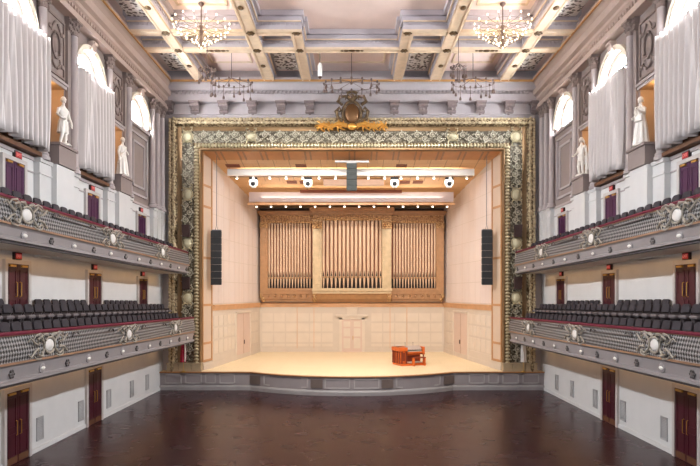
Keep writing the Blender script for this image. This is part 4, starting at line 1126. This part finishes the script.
for s in (-1, 1):
    side = 'left' if s < 0 else 'right'
    for i, y in enumerate(DOORS_L):
        if i < 2: double_door(s, y, 0, 2.45, 1.35)
        double_door(s, y, 4.47+slope(y), 2.06, 1.25)
        double_door(s, y-.2, 7.55+slope(y), 2.45, 1.15, True)
        exit_sign(s, y-.25 if i else y, 10.13+slope(y), 'small red exit sign over the upper %s balcony door %s' % (side, where[i]))
        if i == 0: exit_sign(s, y+.0, 6.92, 'red exit sign over the lower %s balcony door nearest the camera' % side)
        else: exit_sign(s, y, 6.68+slope(y), 'small exit sign over the lower %s balcony door %s' % (side, where[i]))
    for i, y in enumerate((32.3, 30.05, 27.2, 24.4, 21.2)):
        m = MB(); X = s*HW
        for q in range(13): m.box(X, X-s*.035, y-.2, y+.2, .42+q*.06, .42+q*.06+.035)
        for c, d, e, f in ((y-.23, y-.19, .38, 1.22), (y+.19, y+.23, .38, 1.22), (y-.23, y+.23, .38, .42), (y-.23, y+.23, 1.19, 1.23)): m.box(X, X-s*.04, c, d, e, f)
        g = m.build('wall_grille', M['grille'], None, (X, y, .38))
        tag(g, '%s grey vent grille from the stage, low on the %s wall' % (ORD[i+1], side), 'vent', 'wall grilles')

# ------------------------------------------------------------------ statues
def statue(s, y, kind, label):
    T = thing('statue', label, 'statue', (0, 0, 0), 'niche statues')
    m = MB()                           # faces +x, stands on z = 0
    def ring(cx, cy, z, rx, ry, nf=0, amp=0, ph=0, n=36):
        return [(cx+rx*(1+amp*math.sin(nf*a+ph))*math.cos(a), cy+ry*(1+amp*math.sin(nf*a+ph))*math.sin(a), z) for a in [2*PI*k/n for k in range(n)]]
    H = 1.0
    if kind in ('robe', 'lyre'):
        m.loft([ring(0, 0, .08, .27, .31, 9, .12), ring(0, 0, .3, .24, .28, 9, .11, .2), ring(.0, 0, .65, .21, .26, 9, .08, .3), ring(0, 0, .92, .17, .225, 9, .05, .4),
                ring(0, 0, 1.1, .135, .18, 9, .03), ring(0, 0, 1.3, .15, .205, 7, .03), ring(0, 0, 1.44, .13, .225), ring(0, 0, 1.52, .08, .12), ring(.01, 0, 1.58, .06, .065), ring(.02, 0, 1.66, .055, .06)])
    else:
        m.loft([ring(0, 0, .82, .14, .17), ring(0, 0, .95, .135, .18), ring(0, 0, 1.08, .115, .155), ring(0, 0, 1.3, .135, .195), ring(0, 0, 1.44, .115, .215), ring(0, 0, 1.52, .07, .11), ring(.01, 0, 1.58, .055, .06), ring(.02, 0, 1.66, .05, .055)])
        m.tube([(0, .09, .9), (.03, .1, .5), (.0, .1, .12), (.0, .1, .06)], [.105, .075, .05, .05], 12)
        m.tube([(0, -.09, .9), (.09, -.12, .5), (.0, -.14, .12), (-.02, -.14, .06)], [.105, .075, .05, .05], 12)
        for q, xo in ((.1, .0), (-.14, -.02)): m.ell((xo+.07, q, .07), (.13, .05, .045), 10, 6)
        m.loft([ring(-.02, 0, .5 if kind == 'drape' else .72, .17, .22, 8, .14), ring(0, 0, .75, .165, .2, 8, .1, .3), ring(0, 0, .97, .145, .19, 8, .06, .5)])
        m.tube([(-.14, .2, .06), (-.13, .2, .4), (-.12, .18, .75)], [.1, .085, .06], 10)   # trunk support
        m.tube([(.12, -.12, 1.0), (.05, .1, 1.25), (-.06, .22, 1.42), (-.14, .24, .9), (-.15, .24, .3)], [.05, .06, .07, .09, .1], 8)
    hx, hz = .035, 1.775
    m.ell((hx, 0, hz), (.098, .08, .125), 16, 12)
    m.ell((hx-.025, 0, hz+.03), (.11, .095, .115), 16, 10)                 # hair
    m.ell((hx-.11, 0, hz-.02), (.05, .055, .05), 10, 8)
    m.loft([[(hx+.09, -.012, hz+.02), (hx+.09, .012, hz+.02), (hx+.085, .012, hz+.02)], [(hx+.122, -.02, hz-.03), (hx+.122, .02, hz-.03), (hx+.085, .0, hz-.035)]])
    m.ell((hx+.085, 0, hz-.062), (.022, .03, .014), 8, 6); m.ell((hx+.07, 0, hz-.1), (.03, .035, .025), 8, 6)
    for q in (-1, 1):
        m.ell((hx, q*.083, hz-.01), (.025, .014, .035), 8, 6)
        m.ell((hx+.078, q*.034, hz+.035), (.02, .03, .01), 8, 6)
    def arm(pts, rr=(.062, .055, .045, .038, .03)): m.tube(pts, rr[:len(pts)], 10); m.ell(pts[-1], (.05, .045, .05), 8, 6)
    def fingers(p, d):
        p = Vector(p); d = Vector(d).normalized(); sd = d.cross(Vector((0, 0, 1))).normalized()
        for k, L in ((-1.5, .075), (-.5, .09), (.5, .085), (1.5, .065)):
            b = p+sd*k*.02; m.tube([b, b+d*L*.6, b+d*L+Vector((0, 0, -.02))], [.013, .012, .009], 6)
        m.tube([p+sd*.03, p+sd*.06+d*.04], [.014, .01], 6)
    if kind == 'lyre':
        arm([(0, .2, 1.42), (.1, .28, 1.2), (.3, .26, 1.22), (.38, .24, 1.3)]); fingers((.4, .24, 1.3), (1, 0, .4))
        arm([(0, -.2, 1.42), (.02, -.3, 1.16), (.2, -.22, 1.05), (.28, -.12, 1.08)]); fingers((.28, -.12, 1.08), (1, .6, 0))
        m.box(.16, .24, -.08, .26, .92, 1.12)
        m.tube([(.2, -.05, 1.1), (.2, -.12, 1.3), (.2, -.06, 1.5)], .025); m.tube([(.2, .23, 1.1), (.2, .3, 1.3), (.2, .24, 1.5)], .025); m.tube([(.2, -.1, 1.48), (.2, .28, 1.48)], .02)
        m.tube([(-.05, -.2, 1.45), (-.14, -.26, 1.0), (-.16, -.25, .4), (-.12, -.22, .1)], [.05, .09, .12, .13], 10)
    elif kind == 'raised':
        arm([(0, .21, 1.42), (.08, .36, 1.38), (.14, .34, 1.6), (.14, .28, 1.72)]); fingers((.14, .28, 1.72), (.2, -.3, 1))
        arm([(0, -.21, 1.42), (.02, -.32, 1.2), (.16, -.34, 1.08), (.24, -.33, 1.04)]); fingers((.24, -.33, 1.04), (1, 0, -.2))
    elif kind == 'robe':
        arm([(0, .2, 1.42), (.02, .3, 1.18), (.16, .2, 1.1), (.22, .08, 1.16)]); fingers((.22, .08, 1.16), (.4, -1, .2))
        arm([(0, -.2, 1.42), (0, -.29, 1.15), (.06, -.3, .92), (.08, -.29, .84)]); fingers((.08, -.29, .82), (.2, 0, -1))
        m.tube([(.1, .15, 1.45), (.14, 0, 1.2), (.1, -.2, .95), (-.05, -.25, .6)], [.04, .05, .06, .06], 8)
    else:
        arm([(0, .21, 1.42), (.0, .3, 1.17), (.08, .34, .95), (.1, .33, .86)]); fingers((.1, .33, .84), (.2, 0, -1))
        arm([(0, -.21, 1.42), (.02, -.31, 1.17), (.16, -.24, 1.02), (.24, -.14, 1.0)]); fingers((.24, -.14, 1.0), (.6, 1, 0))
    m.ell((0, 0, .085), (.28, .28, .04), 16, 6)
    m.build('figure', M['marble'], T, smooth=True, remesh=.014)
    m = MB(); m.prism_z([(.31*math.cos(2*PI*k/20), .31*math.sin(2*PI*k/20)) for k in range(20)], 0, .05); m.build('base', M['marble'], T)
    T.location = (s*11.16, y, 11.462); T.rotation_euler = (0, 0, (0 if s < 0 else PI) + (math.radians(-18) if s < 0 else math.radians(18)))
    return T
statue(-1, 22.25, 'drape', 'white half-draped male statue in the left wall niche nearer the camera')
statue(-1, 28.0, 'robe', 'white robed statue in the left wall niche nearer the stage')
statue(1, 22.25, 'lyre', 'white long-robed statue holding a lyre in the right wall niche nearer the camera')
statue(1, 28.0, 'raised', 'white statue with one arm raised in the right wall niche nearer the stage')

# ------------------------------------------------------------------ ceiling
ZBm, ZTp = 18.43, 19.3
cl = struct(MB().box(-HW-.6, HW+.6, YB, 35.2, ZTp, ZTp+.3).build('ceiling', M['ceil']))
def beam(x0, x1, y0, y1, along_y):
    m = MB(); m.box(x0, x1, y0, y1, ZBm+.05, ZTp)
    e = .0
    for d, z in ((.1, 18.82), (.26, 19.06)):
        if along_y: m.box(x0-d, x1+d, y0-d*.5, y1, z, ZTp)
        else: m.box(x0-d*.5, x1+d*.5, y0-d, y1+d, z, ZTp)
    if along_y:
        y = y0
        while y < y1: m.box(x0-.05, x1+.05, y, y+.1, 18.68, 18.8); y += .22
    else:
        x = x0
        while x < x1: m.box(x, x+.1, y0-.05, y1+.05, 18.68, 18.8); x += .22
    b = m.build('beam', M['ceil_side_shade'], cl)
    m = MB(); m.box(x0-.02, x1+.02, y0-.02, y1+.02, ZBm, ZBm+.05)
    if along_y:
        for q in (x0+.03, x1-.09): m.box(q, q+.06, y0, y1, ZBm-.04, ZBm)
    else:
        for q in (y0+.03, y1-.09): m.box(x0, x1, q, q+.06, ZBm-.04, ZBm)
    m.build('beam_soffit', M['ceil_cream'], b)
    # narrow gilt ledges on the coffer steps
    m = MB()
    if along_y:
        for q in (x0-.13, x1+.07): m.box(q, q+.06, y0, y1, 18.8, 18.86)
    else:
        for q in (y0-.13, y1+.07): m.box(x0, x1, q, q+.06, 18.8, 18.86)
    m.build('gilt_ledge', M['ceil_cream'], b)
longs = [(-9.33, -8.75), (-5.25, -4.62), (4.62, 5.25), (8.75, 9.33)]
for a, b in longs: beam(a, b, YB, 34.3, True)
for s in (-1, 1):
    a, b = sorted((s*2.45, s*2.97))
    beam(a, b, 28.25, 34.3, True); beam(a, b, 16.4, 18.4, True)
gaps = [(-10.8, -9.33), (-8.75, -5.25), (-4.62, -2.97), (-2.45, 2.45), (2.97, 4.62), (5.25, 8.75), (9.33, 10.8)]
for a, b in gaps:
    beam(a, b, 29.7, 30.25, False); beam(a, b, 16.3, 16.85, False)
for a, b in [(-10.8, -9.33), (-8.75, -5.25), (-4.62, -2.45), (2.45, 4.62), (5.25, 8.75), (9.33, 10.8)]:
    beam(a, b, 27.7, 28.25, False); beam(a, b, 18.35, 18.9, False)
m = MB()
def lat(x0, x1, y0, y1): m.box(x0+.24, x1-.24, y0+.24, y1-.24, 18.98, 19.2)
for s in (-1, 1):
    a, b = sorted((s*9.33, s*10.8))
    for y0, y1 in ((30.25, 34.2), (28.25, 29.7), (18.9, 27.7)): lat(a-.1, b+.1, y0, y1)
    a, b = sorted((s*5.25, s*8.75)); lat(a, b, 28.25, 29.7)
    a, b = sorted((s*2.97, s*4.62)); lat(a, b, 28.25, 29.7); lat(a, b, 30.25, 34.2)
m.build('pierced_panel', M['ceil_lat'], cl)
m = MB()                                     # gilt bosses at the crossings
for X_ in [(a+b)/2 for a, b in longs] + [-2.71, 2.71]:
    for y in (29.97, 27.97):
        m.ell((X_, y, ZBm-.03), (.16, .16, .06), 10, 6)
        for k in range(6): m.ell((X_+.15*math.cos(k*PI/3), y+.15*math.sin(k*PI/3), ZBm-.03), (.07, .07, .04), 6, 5)
for X_ in (-7, 0, 7):
    m.ell((X_, 29.97, ZBm-.03), (.2, .12, .05), 10, 6)
    for q in (-1, 1): m.ell((X_+q*.3, 29.97, ZBm-.03), (.14, .09, .04), 8, 5); m.ell((X_+q*.52, 29.97, ZBm-.03), (.09, .06, .03), 8, 5)
for X_ in [(a+b)/2 for a, b in longs]:
    for y in (32.0, 25.5, 23.5): m.ell((X_, y, ZBm-.02), (.14, .2, .05), 10, 6)
m.build('ceiling_boss', M['gold_dk'], cl, smooth=True)
m = MB()                                     # inner border mouldings on the recessed panels
for x0, x1, y0, y1 in ((-8.75, -5.25, 18.9, 27.5), (5.25, 8.75, 18.9, 27.5), (-8.75, -5.25, 30.25, 34.2), (5.25, 8.75, 30.25, 34.2), (-2.45, 2.45, 30.25, 34.2)):
    i = .55
    for a, b, c, d in ((x0+i, x1-i, y0+i, y0+i+.1), (x0+i, x1-i, y1-i-.1, y1-i), (x0+i, x0+i+.1, y0+i, y1-i), (x1-i-.1, x1-i, y0+i, y1-i)): m.box(a, b, c, d, 19.24, 19.31)
m.build('panel_border', M['ceil_cream'], cl)

# ------------------------------------------------------------------ chandeliers and hanging fixtures
def chandelier(x, label):
    Y, zc = 26.75, 17.95
    T = thing('chandelier', label, 'chandelier', (x, Y, zc), 'lit chandeliers')
    m = MB(); m.lathe((x, Y, 0), [(.05, 19.3), (.14, 19.24), (.14, 19.2), (.05, 19.1), (.028, 19.08), (.028, 18.25), (.1, 18.2), (.06, 18.05), (.1, 17.9), (.04, 17.7), (.07, 17.5), (.02, 17.25)], 12); m.build('rod', M['bronze'], T, smooth=True)
    m = MB()
    tiers = [(1.3, .36, 16), (1.2, .06, 14), (.92, -.18, 12), (.68, -.36, 9), (.42, -.55, 7), (.2, -.7, 4), (0.001, -.9, 1)]
    bulbs = []
    for ti, (r, dz, n) in enumerate(tiers):
        dz *= .88
        for k in range(n):
            a = 2*PI*(k+.5*(ti % 2))/n
            e = (x+r*math.cos(a), Y+r*math.sin(a), zc+dz)
            if r > .1:
                q = lambda f, h: (x+r*f*math.cos(a), Y+r*f*math.sin(a), zc+dz+h)
                m.tube([(x, Y, zc+dz*.6), q(.35, -.12), q(.75, -.14), q(.97, -.08), e], .009, 5)
            bulbs.append(e)
        if r > .1: m.tube([(x+r*.8*math.cos(2*PI*k/24), Y+r*.8*math.sin(2*PI*k/24), zc+dz-.12) for k in range(25)], .008, 5)
    m.build('arms', M['gold_dk'], T, smooth=True)
    for e in bulbs:
        m = MB(); m.lathe(e, [(.012, -.03), (.028, -.01), (.036, .025), (.026, .05), (.01, .07)], 8); m.build('bulb', M['bulb'], T, smooth=True)
    point('chandelier_light', (x, Y, zc-.1), CHAND_W, (1.0, .82, .6), .5)
chandelier(-7.0, 'glowing tiered brass chandelier hanging at the left of the ceiling')
chandelier(7.0, 'glowing tiered brass chandelier hanging at the right of the ceiling')

def spot_cluster(xa, xb, ya, yb, Y, n, label, seed, tall=False):
    rnd = random.Random(seed)
    x0, zt = px(xa, ya, Y); x1, zb = px(xb, yb, Y); xm = (x0+x1)/2
    T = thing('unlit_fixture', label, 'light fixture', (xm, Y, zb), 'dark hanging light fixtures')
    m = MB(); m.tube([(xm, Y, zt), (xm, Y, 19.3 if Y < 34 else 18.5)], .018); R_ = (x1-x0)/2
    zr_ = (zt*.75+zb*.25)
    m.tube([(xm+R_*math.cos(2*PI*k/24), Y+R_*.6*math.sin(2*PI*k/24), zr_) for k in range(25)], .014, 6)
    for k in range(6): m.tube([(xm, Y, zt), (xm+R_*math.cos(k*PI/3), Y+R_*.6*math.sin(k*PI/3), zr_)], .015, 5)
    m.build('frame', M['bronze'], T)
    for k in range(n):
        a = 2*PI*k/n; lx, ly = xm+R_*math.cos(a), Y+R_*.6*math.sin(a); L = (zr_-zb)*(.45+.55*rnd.random())
        m = MB(); m.tube([(lx, ly, zr_), (lx, ly, zr_-L+.15)], .015, 5); m.lathe((lx, ly, zr_-L), [(.06, 0), (.07, .08), (.04, .16), (.02, .2)], 8)
        m.ell((lx, ly, zr_+.05), (.06, .06, .08), 6, 5)
        m.build('lamp_head', M['bronze'], T)
spot_cluster(211, 252, 78, 100, 31.5, 12, 'wide dark unlit light cluster hanging left of the gilt crest', 1)
spot_cluster(199, 215, 66, 85, 29.0, 8, 'small dark unlit light cluster below the left chandelier', 2)
spot_cluster(452, 494, 78, 100, 31.5, 12, 'wide dark unlit light cluster hanging right of the gilt crest', 3)
spot_cluster(451, 466, 63, 85, 29.0, 8, 'small dark unlit light cluster inward of the right chandelier', 4)
spot_cluster(324, 379, 82, 93, 31.5, 16, 'flat dark unlit light ring hanging just above the gilt crest', 5)
x, z = px(320, 71, 30.6)
T = thing('pendant_lantern', 'slim white and dark pendant lantern hanging under the centre ceiling coffer', 'lantern', (x, 30.6, z-.4))
m = MB(); m.tube([(x, 30.6, z+.4), (x, 30.6, 19.3)], .02); m.lathe((x, 30.6, z-.42), [(.03, 0), (.1, .08), (.1, .12)], 10); m.build('rod', M['bronze'], T)
m = MB(); m.lathe((x, 30.6, z-.3), [(.1, 0), (.12, .1), (.12, .6), (.06, .72)], 12); m.build('shade', M['white_truss'], T, smooth=True)

# rear stage house wall to close the gap above the stage ceiling
struct(MB().box(-HW-.6, HW+.6, 46.6, 46.9, 0, 19.3).build('wall_stage_house', M['black']))
struct(MB().box(-HW-.6, HW+.6, 35.4, 46.6, 16.5, 16.7).build('roof_stage_house', M['black']))
for s in (-1, 1): struct(MB().box(s*(HW+.4), s*(HW+.6), 35.4, 46.6, 0, 16.5).build('wall_stage_house_%s' % ('left' if s < 0 else 'right'), M['black']))
